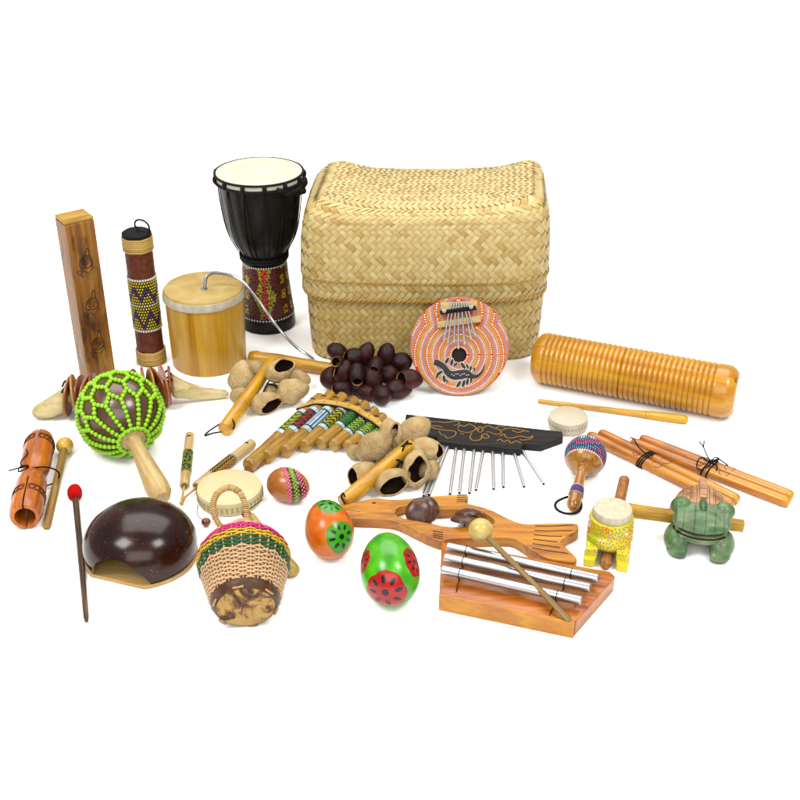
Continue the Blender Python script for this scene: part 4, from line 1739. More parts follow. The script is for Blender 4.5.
c0_ = pm.matrix_world.inverted() @ G(568, 507.5, .0022)
mr_ = pm.matrix_world.inverted().to_3x3()
b.tube([c0_ + mr_ @ (Vector((math.cos(a) * .0180, math.sin(a) * .0180, 0)) + Vector((0, 0, .0022 + .006 * max(0, math.cos(a - .75)) ** 2))) for a in [2 * PI * k / 60 for k in range(60)]], .0018, 10, BLK, closed=True)
b.build('rubber_ring', M_rope, pm)

# ---------------------------------------------------------------- two tied pairs of rhythm sticks
M_stick = wood('honey_stick_wood', (140, 62, 14), (210, 132, 50), (242, 188, 108), 'X', .35, .25, 24, .8)
rs2 = .0085
CP = [(0, .003), (.006, .0065), (.02, .008), (.04, rs2), (.96, rs2), (.98, .008), (.994, .0062), (1, .003)]


def tied_pair(label, prs, tie_t, style):
    a0 = G(*prs[0][0], rs2)
    t = thing('rhythm_sticks', label, 'rhythm sticks', Matrix.Translation(Vector((a0.x, a0.y, 0))), 'tied pairs of rhythm sticks')
    ends = []
    for (a, c) in prs:
        A, B = G(*a, rs2), G(*c, rs2)
        ends.append((A, B))
    # second stick laid parallel against the first
    (A, B), (C_, D_) = ends
    d = (B - A).normalized()
    s = Vector((-d.y, d.x, 0)) * (rs2 * 2.04)
    if (C_ - A).dot(s) < 0:
        s = -s
    la = (D_ - A).dot(d)
    lc = (C_ - A).dot(d)
    C2, D2 = A + s + d * lc, A + s + d * la
    stick('stick', M_stick, t, A, B, CP, 24, .01)
    stick('stick', M_stick, t, C2, D2, CP, 24, .01)
    mid = A.lerp(B, tie_t) + s / 2
    sn = s.normalized()
    b = MB()
    w = rs2 * 2.15
    for dk in (-.0038, 0, .0038) if style == 0 else (-.005, .003):
        lp = []
        for k in range(48):
            a = 2 * PI * k / 48
            x = max(-1, min(1, 1.35 * math.cos(a)))
            lp.append(mid + d * (dk + .002 * math.sin(a)) + sn * (rs2 * x + (rs2 + .001) * math.cos(a)) + Vector((0, 0, (rs2 + .0012) * math.sin(a))))
        b.tube(lp, .0012, 6, BLK, closed=True)
    top = mid + Vector((0, 0, rs2 + .0018))
    if style == 0:
        tl = [[(0, 0, 0), (-.008, .006, .003), (-.012, .018, .004), (-.015, .028, .008), (-.021, .031, .009)]]
    else:
        tl = [[(0, 0, 0), (-.004, .012, .006), (-.007, .024, .012), (-.012, .032, .016)], [(-.007, .024, .012), (-.004, .034, .016)],
              [(0, 0, 0), (.010, .004, .004), (.018, .000, .001), (.024, -.004, -.002)], [(0, 0, 0), (-.014, .004, .006), (-.022, -.006, .002), (-.02, -.014, -.003), (-.006, -.009, 0), (.0, 0, .002)],
              [(0, 0, 0), (.008, .010, .003), (.012, .003, .004), (0, 0, 0)], [(0, 0, 0), (.006, -.010, .002), (.004, -.018, -.002)]]
    for q in tl:
        b.tube(smooth_loop([tuple(top + Vector((p[0], p[1], p[2]))) for p in q], 5, False), .0010, 6, BLK)
    b.build('tie_cord', M_cord, t, inv=True)
    # burnt drawing: loose rings and strokes lying on the wood
    b = MB()
    for (f, r0) in ((tie_t + .10, .0075), (tie_t - .05, .005)):
        for (E1, E2) in ((A, B), (C2, D2)):
            c0 = E1.lerp(E2, f)
            pth = []
            for k in range(20):
                a = 2 * PI * k / 22 + f * 9
                yy = math.sin(a) * r0 * .8
                yy = max(-rs2 * .95, min(rs2 * .95, yy))
                pth.append(c0 + d * (math.cos(a) * r0) + sn * yy + Vector((0, 0, math.sqrt(rs2 ** 2 - yy ** 2) + .0001)))
            b.tube(pth, .00042, 4, pc(70, 34, 14))
    b.build('burnt_drawing', M_matte, t, inv=True, fix=False)
    return t


tied_pair('pair of honey wooden sticks bound by flat turns of cord, behind the green frog', [((588, 435), (733, 506)), ((601, 432), (744, 497))], .40, 0)
tied_pair('pair of honey wooden sticks tied with a black cord bow with loose ends, furthest right', [((631, 442), (790, 503)), ((643, 436), (797, 493))], .50, 1)

# ---------------------------------------------------------------- wooden fish with shell clappers
zf = .016
n = NT('brown_shell_clapper')
v = n.coord()
n.l(n.ramp(n.noise(v, 120, 5, .5), [(0.3, pc(60, 38, 28)), (0.55, pc(92, 62, 48)), (0.75, pc(130, 96, 74))]), n.b.inputs['Base Color'])
M_clap = n.fin(.3, .35)
M_fish = wood('carved_fish_wood', (168, 94, 38), (210, 142, 70), (228, 172, 104), 'X', .42, .15, 30, .55)
O = G(455, 520)
fs_ = thing('fish_rattle', 'long flat wooden fish with dark coconut clappers set in its slot', 'rattle', Matrix.Translation(O))


def FP(px, py, z=zf):
    p = G(px, py, z) - O
    return (p.x, p.y)


out = [(331, 507), (340, 504), (360, 501), (376, 498), (395, 499.5), (425, 496.5), (452, 494.5), (466, 494), (468.5, 497.5), (466, 502.5), (478, 505.5), (492, 510), (508, 518), (524, 523.5), (545, 523), (572, 523), (577.5, 524), (578, 530), (567, 536.5), (561, 541), (561, 542), (568, 549), (576, 557), (576, 561), (569, 561.5), (548, 558), (532, 550), (518, 540.5), (508, 537.5), (480, 538), (450, 538.5), (443, 541), (432, 538), (420, 532.5), (405, 525), (393, 520.5), (375, 519), (350, 517.5), (338, 512)]
hole = [(396, 510), (404, 505.5), (420, 507), (437, 509.5), (456, 509), (478, 511), (489, 515.5), (494.5, 521), (490, 524.5), (474, 526), (450, 526.5), (430, 523), (410, 519), (398, 516)]
ol = [(p.x, p.y) for p in smooth_loop([(*FP(*q), 0) for q in out], 4)]
hl = [(p.x, p.y) for p in smooth_loop([(*FP(*q), 0) for q in hole], 4)]
slab('body', [ol, list(reversed(hl))], zf, M_fish, fs_, .0016)
b = MB()
BR = pc(64, 30, 14)


def ln(*px, r=.0011):
    b.tube([Vector((*FP(x, y), zf - r * .4)) for x, y in px], r, 5, BR)


ln((333, 508.5), (345, 509.5), (360, 511.5), r=.0006)
b.build('mouth_line', M_matte, fs_, fix=False)
b = MB()
b.ball((*FP(374, 503), zf - .0006), (.0036, .0022, .0012), None, 14, 6, BR)
b.build('eye', M_matte, fs_, fix=False)
b = MB()
for k in range(6):
    y = 526 + k * 4.4
    ln((535 - k * .6, y), (548, y + .3 + k * .5), ([573, 572, 562, 557, 560, 568][k], y - 1.0 + k * 1.3))
b.build('tail_lines', M_matte, fs_, fix=False)
for (x0_, y0_, x1_, y1_) in ((457, 495.6, 467, 494.8), (433, 531, 443, 532.8)):
    b = MB()
    for k in range(4):
        ln((x0_, y0_ + k * 2), (x1_, y1_ + k * 2.15))
    b.build('fin_lines', M_matte, fs_, fix=False)
for (cx_, cy_, tilt, rot, rr_, zz) in ((420.5, 513, 38, 8, .0205, .0200), (426, 510, 38, 4, .0185, .0215), (465, 520, 112, 2, .0195, .0180), (469, 514, 120, 6, .0190, .0190)):
    c_ = G(cx_, cy_, zz) - O
    b = MB()
    prf = [(rr_ * math.sin(a), rr_ * .42 * math.cos(a)) for a in [PI / 2 * k / 10 for k in range(11)]]
    prf2 = [((rr_ - .0016) * math.sin(a), (rr_ * .42 - .0016) * math.cos(a)) for a in [PI / 2 * k / 10 for k in range(10, -1, -1)]]
    mm = Matrix.Translation(c_) @ Matrix.Rotation(R(rot), 4, 'Z') @ Matrix.Rotation(R(90 - tilt), 4, 'X')
    b.lathe([(max(r, .0), h) for r, h in prf + prf2], seg=40, wob=.04)
    b.build('coconut_clapper', M_clap, fs_, m=mm)
for x in (421, 465):
    b = MB()
    p, q = Vector((*FP(x + 1, 506), .009)), Vector((*FP(x - 1, 529), .009))
    b.tube([p, q], .0016, 8, pc(206, 160, 90))
    b.build('pin', M_matte, fs_)

# ---------------------------------------------------------------- three-bar chime on a wooden block
zb = .0225
O = G(520, 590)
ec = thing('bar_chime', 'three silver chime bars on a reddish wooden block at the front', 'chimes', Matrix.Translation(Vector((O.x, O.y, 0))))
O = ec.matrix_world.translation


def EP(px, py, z=zb):
    p = G(px, py, z) - O
    return (p.x, p.y)


M_red = wood('reddish_block_wood', (164, 84, 36), (200, 118, 58), (218, 146, 84), 'X', .4, .2, 26, .5)
M_tan = wood('tan_front_wood', (190, 118, 54), (216, 148, 78), (232, 174, 104), 'X', .4, .2, 30, .4)
loopb = [EP(442, 541.5), EP(612, 572.5), EP(614.5, 577), EP(613.5, 585)]
loopb = [EP(441.5, 541.5), EP(610, 571.5), EP(614.5, 575.5)]
fr = [EP(574, 622), EP(439.5, 594.5)]
# scalloped edge of the right side
p0, p1 = Vector(EP(615, 577)), Vector(EP(576, 621.5))
sc3 = []
loopb += [tuple(p0)] + [tuple(p1)] + fr[1:]
blk = slab('block', [loopb], zb, M_red, ec, .0012)
b = MB()
for k in range(5):
    a_ = Vector((*tuple(p0.lerp(p1, .10 + k * .155)), zb))
    a2_ = Vector((*tuple(p0.lerp(p1, .10 + k * .155)), zb))
    dirn = Vector((*tuple((Vector(EP(441.5, 541.5)) - Vector(EP(610, 571.5))).normalized()), 0))
    b2 = MB()
    b2.lathe([(.0042, -.012), (.0042, .016)], axes(a_ + Vector((0, 0, .0012)), dirn), 24, ax='X')
    cu_ = b2.build('cutter', M_red)
    cu_.matrix_world = ec.matrix_world
    blk.modifiers.new('c', 'BOOLEAN').object = cu_
    blk.modifiers[-1].solver = 'EXACT'
cs = [md.object for md in blk.modifiers]
bpy.context.view_layer.update()
bake(blk, cs)
blk.data.shade_smooth()
blk.data.set_sharp_from_angle(angle=R(35))
# raised front lip
fl0, fl1 = Vector((*EP(439.5, 594.5), 0)), Vector((*EP(575, 622.5), 0))
dv = (fl1 - fl0).normalized()
nv = Vector((-dv.y, dv.x, 0))
b = MB()
lw = .0030
b.add([fl0 - nv * lw, fl1 - nv * lw, fl1, fl0] + [q + Vector((0, 0, zb + .0018)) for q in (fl0 - nv * lw, fl1 - nv * lw, fl1, fl0)],
      [(0, 1, 2, 3), (4, 5, 6, 7), (0, 1, 5, 4), (1, 2, 6, 5), (2, 3, 7, 6), (3, 0, 4, 7)])
b.build('front_lip', M_tan, ec, bevel=.0007)
rt = .0060
zc_ = zb + .0065 + rt
bars = [((447.5, 546.5), (598, 578.5)), ((444.8, 557.5), (590, 588)), ((442, 569.5), (581.5, 601))]
for (a, c) in bars:
    A, B = G(*a, zc_), G(*c, zc_)
    L_ = (B - A).length
    t = MB()
    t.lathe([(rt - .0006, 0), (rt, .0006), (rt, L_ - .0006), (rt - .0006, L_)], seg=40, ax='X')
    mm = ec.matrix_world.inverted() @ axes(A, B - A)
    br_ = t.build('chime_bar_tube', M_metal, ec, m=mm, ang=30)
    for f in (.13, .83):
        t = MB()
        t.tube([Vector((f * L_, (rt + .0003) * math.cos(q), (rt + .0003) * math.sin(q))) for q in [2 * PI * k / 28 for k in range(28)]], .0005, 5, BLK, closed=True)
        t.tube([Vector((f * L_, .0, -rt)), Vector((f * L_, .0, -rt - .0068))], .0006, 5, BLK)
        t.build('cord_tie', M_cord, br_)
# strings of the row
for f in (.13, .83):
    b = MB()
    ps = []
    for (a, c) in bars:
        A, B = G(*a, zc_), G(*c, zc_)
        ps.append(A.lerp(B, f) - Vector((0, 0, rt + .0006)))
    ext0 = ps[0] + (ps[0] - ps[1]) * .5 - Vector((0, 0, .006))
    ext1 = ps[-1] + (ps[-1] - ps[-2]) * .9 - Vector((0, 0, .006))
    b.tube([ext0] + ps + [ext1], .0006, 5, BLK)
    b.build('string', M_cord, ec, inv=True)
# mallet on top
Bm = G(569.5, 620, zb + .0018 + .0032)
Am = G(480.5, 530, .062)
ml2 = thing('mallet', 'mallet with a cream wooden ball head laid across the three chime bars', 'mallet', Matrix.Translation(Vector((Am.x, Am.y, 0))), 'beaters and mallets')
M_cream = wood('cream_ball_wood', (212, 180, 110), (234, 206, 142), (244, 222, 168), 'X', .35, .25, 20, .3)
n = NT('olive_dowel')
v = n.coord((.04, 1, 1))
n.l(n.ramp(n.noise(v, 220, 4), [(0.3, pc(110, 86, 52)), (0.6, pc(158, 130, 86)), (0.75, pc(188, 162, 116))]), n.b.inputs['Base Color'])
M_dow = n.fin(.5, .3)
stick('shaft', M_dow, ml2, Am, Bm, [(0, .0036), (.98, .0038), (1, .0032)], 20)
b = MB()
b.ball((0, 0, 0), (.0155, .0155, .0150), seg=32, rings=22)
b.build('ball_head', M_cream, ml2, m=ml2.matrix_world.inverted() @ Matrix.Translation(Am))
# ---------------------------------------------------------------- painted egg shakers
def egg(name, label, C, semi, m3, colfn, group='painted egg shakers', nu=260, nv=170, taper=.10, extra=None):
    t = thing(name, label, 'egg shaker', Matrix.Translation((C.x, C.y, 0)), group)
    b = MB()

    def surf(d):
        k = 1 - taper * d.z
        return Vector((d.x * semi[0] * k, d.y * semi[1] * k, d.z * semi[2]))

    vs, fs, cs = [], [], []
    for i in range(nv + 1):
        th = PI * i / nv
        for k in range(nu):
            ph = 2 * PI * k / nu
            d = Vector((math.sin(th) * math.cos(ph), math.sin(th) * math.sin(ph), math.cos(th)))
            p = m3 @ surf(d)
            vs.append(p)
            cs.append(colfn(p.normalized(), d))
    for i in range(nv):
        for k in range(nu):
            a, c = i * nu + k, i * nu + (k + 1) % nu
            fs.append((a, a + nu, c + nu, c))
    b.add(vs, fs)
    b.c = cs
    lo = min(p.z for p in vs)
    b.build('shell', M_paintegg, t, m=Matrix.Translation((0, 0, -lo)), fix=True)
    return t, -lo, surf


M_paintegg = paint('hand_painted_gloss', 0.27, 0.12, 0.28, 38, 0.10, 0.35)


def patch_fn(ground, ground2, patches, fruit, rim, seed):
    """patches: (centre direction, up direction, angular radius)"""
    P_ = [(Vector(c).normalized(), Vector(u).normalized(), r) for c, u, r in patches]

    def fn(w, d):
        nz = noise.noise(w * 3.1 + Vector((seed, 0, 0)))
        col = mixc(ground, ground2, min(1, max(0, .5 + nz * 1.2)))
        for (c, u, r) in P_:
            e1 = (u - c * u.dot(c)).normalized()
            e2 = c.cross(e1)
            x, y = w.dot(e2), w.dot(e1)
            a = math.acos(max(-1, min(1, w.dot(c))))
            if w.dot(c) < 0:
                continue
            an = math.atan2(x, y)
            rr_ = r * (1 + .05 * math.sin(an * 3 + seed) + .03 * math.sin(an * 7))
            if a < rr_:
                col = mixc(fruit, rim, max(0, (a / rr_ - .8) / .2) * .5)
                col = mixc(col, tuple(q * .7 for q in fruit), max(0, noise.noise(w * 9 + Vector((0, seed, 0)))) * .6)
                if a < r * .17:
                    col = BLK
                for (ring_r, cnt, ph) in ((.62, 8, .2),):
                    k = round((an - ph) / (2 * PI / cnt))
                    am = ph + k * 2 * PI / cnt
                    # elongated seed along the radius
                    da = (an - am) * a
                    dr = a - r * ring_r
                    if (da / (r * .105)) ** 2 + (dr / (r * .20)) ** 2 < 1:
                        col = BLK
        return col
    return fn


def tilt_m(ax, yaw):
    return Matrix.Rotation(R(yaw), 3, 'Z') @ Matrix.Rotation(R(ax), 3, 'X')


C = G(389.5, 573, .034)
toc = (Vector((0, 0, H)) - C).normalized()
egg('egg_shaker', 'bright green painted egg with red watermelon patches and black seeds', C, (.0365, .0365, .0475), tilt_m(-62, 10),
    patch_fn(pc(84, 178, 44), pc(116, 208, 66), [((-.10, -.93, -.02), (0, 0, 1), .62), ((.93, -.25, .55), (0, 0, 1), .50), ((-.93, -.12, .42), (0, 0, 1), .42), ((.2, .9, .3), (0, 0, 1), .5)], pc(196, 38, 44), pc(150, 30, 34), 2.0))
C = G(329, 533, .030)
egg('egg_shaker', 'orange painted egg with green patches and black seed strokes', C, (.0320, .0320, .0395), tilt_m(-50, 18),
    patch_fn(pc(228, 116, 30), pc(240, 142, 52), [((.52, -.80, .25), (.2, 0, 1), .60), ((.08, .30, .98), (0, 1, 0), .52), ((-.9, .5, .1), (0, 0, 1), .4)], pc(84, 176, 58), pc(60, 140, 40), 5.0))


def small_fn(w, d):
    # brown wood with a painted belt running over it
    x = w.x * .92 + w.y * .30 - .02
    g = mixc(pc(176, 104, 58), pc(210, 146, 92), .5 + .5 * noise.noise(w * 2 + Vector((3, 0, 0))))
    if abs(x - .18) < .44:
        return pc(56, 30, 22)
    return g


C = G(288.5, 485, .0245)
et, ez, esurf = egg('egg_shaker', 'small brown wooden egg with a pink and lime dotted belt', C, (.0240, .0240, .0320), Matrix.Rotation(R(-24), 3, 'Z') @ Matrix.Rotation(R(90), 3, 'Y'), small_fn)
b = MB()
m3 = Matrix.Rotation(R(-24), 3, 'Z') @ Matrix.Rotation(R(90), 3, 'Y')
for i in range(11):
    t = -.17 + i * .034 * 1.0
    x_t = .18 + (i - 5) * .084
    for k in range(30):
        a = 2 * PI * (k + .5 * (i % 2)) / 30
        nx = Vector((.92, .30, 0)).normalized()
        e1 = Vector((-nx.y, nx.x, 0))
        s = (x_t + .02) / .968
        w = nx * s + (e1 * math.cos(a) + Vector((0, 0, 1)) * math.sin(a)) * math.sqrt(max(0, 1 - s * s))
        # scale from direction to surface
        lo_, hi_ = 0.01, .04
        wl = m3.transposed() @ w
        for _ in range(24):
            mid_ = (lo_ + hi_) / 2
            q = wl * mid_
            z_ = q.z / .0320
            kk = 1 - .10 * max(-1, min(1, z_))
            if (q.x / (.0240 * kk)) ** 2 + (q.y / (.0240 * kk)) ** 2 + z_ ** 2 < 1:
                lo_ = mid_
            else:
                hi_ = mid_
        c_ = [pc(240, 110, 130), pc(246, 150, 160), pc(240, 120, 140), None, pc(150, 190, 60), pc(180, 214, 70), pc(150, 190, 60), None, pc(240, 120, 140), pc(246, 150, 160), pc(240, 110, 130)][i]
        if c_:
            dome_dot(b, w * lo_, w, .0018, c_, .5, 6)
b.build('dotted_belt', M_bead, et, m=Matrix.Translation((0, 0, ez)), fix=False)

# ---------------------------------------------------------------- white clacker drum under the woven rattle
P = G(230.5, 499)
dd = thing('pellet_drum', 'flat cream skin drum with brown bead strikers and a round wooden handle', 'drum', Matrix.Translation(P))
rr = .0455
hz = .022
b = MB()
b.lathe([(rr * .93, 0), (rr * .98, .002), (rr, .006), (rr, hz - .004), (rr * .985, hz - .001), (rr * .95, hz), (0, hz + .0006)], seg=72, col=pc(238, 226, 184))
b.build('skin', M_skin2, dd)
b = MB()
for k in range(40):
    a = 2 * PI * k / 40
    f = lambda aa, zz, o_=.0007: Vector((math.cos(aa) * (rr + o_), math.sin(aa) * (rr + o_), zz))
    b.tube([f(a, .006), f(a + .08, .0155)], .0006, 5, pc(216, 196, 146))
    b.tube([f(a, .0155), f(a + .08, .006)], .0006, 5, pc(216, 196, 146))
b.build('lacing', M_cord, dd)
A, B = G(250, 518, .0105), G(294.5, 572, .0095)
stick('handle', wood('olive_handle_wood', (186, 152, 88), (214, 182, 116), (230, 204, 146), 'X', .45, .15, 40, .4), dd, A, B, [(0, .0085), (.5, .0085), (.9, .0092), (.98, .0090), (1, .0075)])
for (px, py, z, sp_) in ((206, 522, .0075, (198, 505)), (246.5, 514.5, .028, (262, 500))):
    c_ = G(px, py, z) - P
    b = MB()
    b.ball(c_, (.0068, .0060, .0060), None, 18, 12)
    bd_ = b.build('striker_bead', wood('dark_red_bead', (104, 48, 30), (140, 70, 46), (166, 92, 64), 'X', .3, .3, 60, .3), dd)
    b = MB()
    e_ = G(*sp_, .012) - P
    b.tube(smooth_loop([tuple(c_), tuple((c_ + e_) / 2 + Vector((-.006, -.002, -.002))), tuple(e_)], 6, False), .0006, 5, BLK)
    b.build('striker_string', M_cord, bd_)

# ---------------------------------------------------------------- woven cane rattle
Bc = G(245.5, 602, .0380)          # middle of the gourd base
Ta = G(242.5, 525, .062)             # where the weave closes
axd = (Ta - Bc).normalized()
L = (Ta - Bc).length
m = axes(Bc, axd)
cx = thing('woven_cane_rattle', 'handled cane basket rattle with pink, yellow and green stripes and a brown gourd base', 'basket rattle', m)
M_cane = paint('cane_strip', .45, .1, .2, 260, .2, .35)
prof_c = [(0.0, .0400), (.10, .0430), (.25, .0475), (.40, .0530), (.50, .0560), (.58, .0552), (.66, .0500), (.74, .0410), (.82, .030), (.90, .021), (1.0, .0125)]
# the gourd plate is wide; the belly rests on the table


def rcx(t):
    for i in range(len(prof_c) - 1):
        if t <= prof_c[i + 1][0]:
            f = (t - prof_c[i][0]) / (prof_c[i + 1][0] - prof_c[i][0])
            f = f * f * (3 - 2 * f) * .3 + f * .7
            return lerp(prof_c[i][1], prof_c[i + 1][1], f)
    return prof_c[-1][1]


NR = 15
minz = 1
NAT, PNK, YLW, GRN = (240, 204, 164), (232, 40, 140), (244, 206, 30), (18, 106, 62)


def ring_col(t):
    if t < .37:
        return NAT
    if t < .47:
        return GRN
    if t < .555:
        return YLW
    if t < .65:
        return PNK
    return (240, 196, 158)


parts_ = {}
nrow = 46
for i in range(nrow):
    t = lerp(.035, .985, i / (nrow - 1))
    c = ring_col(t)
    mb = parts_.setdefault(c, MB())
    sr_ = .00120
    pth = []
    N = NR * 14
    rad = rcx(t)
    if rad < .016 and i % 2:
        continue
    for k in range(N):
        a = 2 * PI * k / N
        w = .0016 * math.cos(NR * a / 1 * .5 * 2 / 2 + (PI if i % 2 else 0)) if False else .0015 * math.sin(NR * a + (PI if i % 2 else 0) )
        r_ = rad + w * min(1, rad / .03)
        x = t * L + .0006 * math.sin(a * 3 + i)
        pth.append(Vector((x, r_ * math.cos(a), r_ * math.sin(a))))
    v0 = random.uniform(.85, 1.08)
    mb.tube(pth, sr_, 6, tuple(q * v0 for q in pc(*c)), closed=True, up=(1, 0, 0))
nm = {NAT: 'natural_weave', GRN: 'green_stripe', YLW: 'yellow_stripe', PNK: 'pink_stripe', (240, 196, 158): 'neck_weave'}
for c, mb in parts_.items():
    mb.build(nm[c], M_cane, cx, fix=False)
b = MB()
for k in range(NR * 2):
    a = (PI / 2 + PI * k) / NR
    pth = [Vector((t * L, (rcx(t) - .0002) * math.cos(a), (rcx(t) - .0002) * math.sin(a))) for t in [q / 22 for q in range(23)]]
    b.tube(pth, .0012, 6, pc(234, 194, 150), up=(1, .01, 0))
b.build('rib', M_cane, cx, fix=False)
b = MB()
b.lathe([(rcx(q / 20) - .0022, q / 20 * L) for q in range(1, 20)], seg=48, ax='X', col=pc(196, 146, 102))
b.build('lining', M_under, cx)
# gourd base
n = NT('scraped_gourd')
v = n.coord()
nzz = n.noise(v, 24, 7, 0.9, .7)
n.l(n.ramp(nzz, [(0.40, pc(64, 40, 24)), (0.46, pc(120, 84, 48)), (0.51, pc(198, 162, 104)), (0.68, pc(218, 186, 130))]), n.b.inputs['Base Color'])
n.bump(nzz, .3, .0015)
M_scr = n.fin(.55, .25)
n = NT('gourd_rim_dark')
v = n.coord()
n.l(n.ramp(n.noise(v, 70, 4), [(0.35, pc(62, 36, 22)), (0.7, pc(106, 68, 42))]), n.b.inputs['Base Color'])
M_gdark = n.fin(.45, .3)
b = MB()
b.lathe([(0, -.0110), (.016, -.0108), (.0350, -.0080)], seg=64, ax='X')
b.build('gourd_face', M_scr, cx)
b = MB()
b.lathe([(.0345, -.0083), (.0380, -.0056), (.0410, .000), (.0420, .005), (.0405, .008), (.036, .006)], seg=64, ax='X')
b.f.pop(); b.m.pop(); b.f.pop(); b.m.pop()
b.build('gourd_rim', M_gdark, cx)
for k in range(6):
    b = MB()
    a = 2 * PI * k / 6 + .35
    pth = []
    for q in range(7):
        aa = a + (q - 3) * .055
        r_ = .0372 + .0010
        pth.append(Vector((-.0072 - .0010 * (1 - ((q - 3) / 3) ** 2), r_ * math.cos(aa), r_ * math.sin(aa))))
    b.tube(pth, .0013, 6, pc(206, 160, 104))
    b.build('cane_stitch', M_cane, cx)
# handle loop, wrapped
iw = m.inverted()
hp = [G(230, 536, .058), G(217.5, 522, .070), G(213, 507, .085), G(217, 494, .096), G(228, 487.5, .101), G(239, 492, .096), G(245, 504, .085), G(247.5, 518, .072), G(250, 534, .058)]
hl_ = smooth_loop([tuple(iw @ p) for p in hp], 14, False)
b = MB()
b.tube(hl_, .0030, 8, pc(214, 170, 112))
for i in range(2, len(hl_) - 2):
    if i % 2 == 0:
        T_ = (hl_[i + 1] - hl_[i - 1]).normalized()
        x = T_.orthogonal().normalized()
        y = T_.cross(x)
        b.tube([hl_[i] + T_ * .0012 * math.sin(q) + (x * math.cos(q) + y * math.sin(q)) * .0034 for q in [2 * PI * k / 14 for k in range(14)]], .0011, 5, pc(*random.choice([(232, 196, 140), (214, 168, 106), (240, 206, 154)])), closed=True)
b.build('wrapped_handle', M_cane, cx, fix=False)

# ---------------------------------------------------------------- two slide whistles
M_wh = wood('light_bamboo', (190, 154, 106), (214, 182, 136), (230, 204, 162), 'X', .45, .15, 50, .4)


def whistle(label, ax_, bx_, cxp, r, palette, seed):
    A, B, C_ = G(*ax_, r), G(*bx_, r), G(*cxp, r * .6)
    m = axes(A, B - A)
    L = (B - A).length
    t = thing('slide_whistle', label, 'whistle', m, 'bamboo slide whistles')
    b = MB()
    b.lathe([(r * .82, 0), (r * .95, .001), (r, .004), (r, L * .98), (r * .93, L), (r * .6, L), (r * .55, L - .004)], seg=36, ax='X')
    b.build('tube', M_wh, t)
    b = MB()
    up = Vector((-.25, -.15, .96)).normalized()
    b.box((.0140, 0, r * .96), (.0026, .0050, .0018), None, (.01, .008, .006))
    b.build('mouth_hole_shade', M_matte, t)  # black block on the tube, painted shade in place of an opening
    b = MB()
    x0, x1 = L * .36, L * .78
    b.lathe([(r + .0003, x0), (r + .0003, x1)], seg=36, ax='X', col=pc(34, 30, 18))
    b.build('painted_band', M_matte, t)
    b = MB()
    rnd = random.Random(seed)
    nr_ = int((x1 - x0) / .0026)
    na = int(2 * PI * r / .0026)
    for i in range(nr_ + 1):
        for k in range(na):
            a = 2 * PI * (k + .5 * (i % 2)) / na
            d = Vector((0, math.cos(a), math.sin(a)))
            c_ = palette(i / nr_, a, i, k, rnd)
            if c_:
                dome_dot(b, Vector((lerp(x0, x1, i / nr_), 0, 0)) + d * (r + .0003), d, .00105, c_, .5, 6)
    b.build('dot_painting', M_bead, t, fix=False)
    iv = m.inverted()
    b = MB()
    b.tube([iv @ (B - (B - A).normalized() * .01), iv @ C_], .0018, 8, pc(214, 176, 120))
    b.ball(iv @ C_, .0034, None, 14, 10, pc(214, 176, 120))
    b.build('plunger', M_matte, t)
    return t


whistle('bamboo slide whistle with green-dotted black band, standing nearly straight beside the maraca handle', (190, 435), (184.5, 486), (181.5, 503), .0072,
        lambda f, a, i, k, rn: pc(240, 200, 60) if f < .04 or f > .96 else (pc(170, 190, 50) if rn.random() < .5 else (pc(90, 130, 40) if rn.random() < .4 else None)), 3)
whistle('bamboo slide whistle with orange and yellow dotted band, lying slanted above the drum', (252.5, 443), (196.5, 487), (183, 499), .0082,
        lambda f, a, i, k, rn: pc(246, 240, 220) if f < .05 or f > .95 else (pc(240, 160, 40) if (k % 6) < 2 else (pc(236, 214, 80) if (k % 6) == 2 else (pc(190, 200, 60) if (k % 6) == 4 else pc(150, 60, 30)))), 8)

# ---------------------------------------------------------------- pan flute
pf = thing('pan_flute', 'bamboo pan flute of graded tubes with blue and green printed paper bands', 'pan flute', Matrix.Translation(G(320, 430)))
O = pf.matrix_world.translation
M_pf = wood('aged_bamboo', (142, 100, 56), (188, 144, 90), (216, 178, 126), 'X', .42, .2, 40, .6)
M_pfin = paint('tube_bore', .9, 0, .2)
lows = [(248, 466), (266, 457.5), (284.5, 452), (303.5, 446.5), (320, 444), (333, 446), (347, 447), (360, 447)]
ups = [(320.5, 398), (331, 395.5), (343, 397), (354.5, 400.5), (365.5, 405), (375, 411), (383.5, 417), (391, 425)]
rr_ = .0102
cols_ = [((70, 110, 50), (220, 200, 60)), ((40, 40, 30), (190, 50, 60)), ((220, 220, 200), (40, 80, 140)), ((60, 70, 30), (210, 200, 50)), ((40, 90, 50), (90, 140, 70)), ((40, 100, 70), (200, 210, 90)), ((50, 110, 70), (210, 220, 90)), ((50, 110, 70), (210, 220, 90))]
axes_ = []
zt_ = .0135
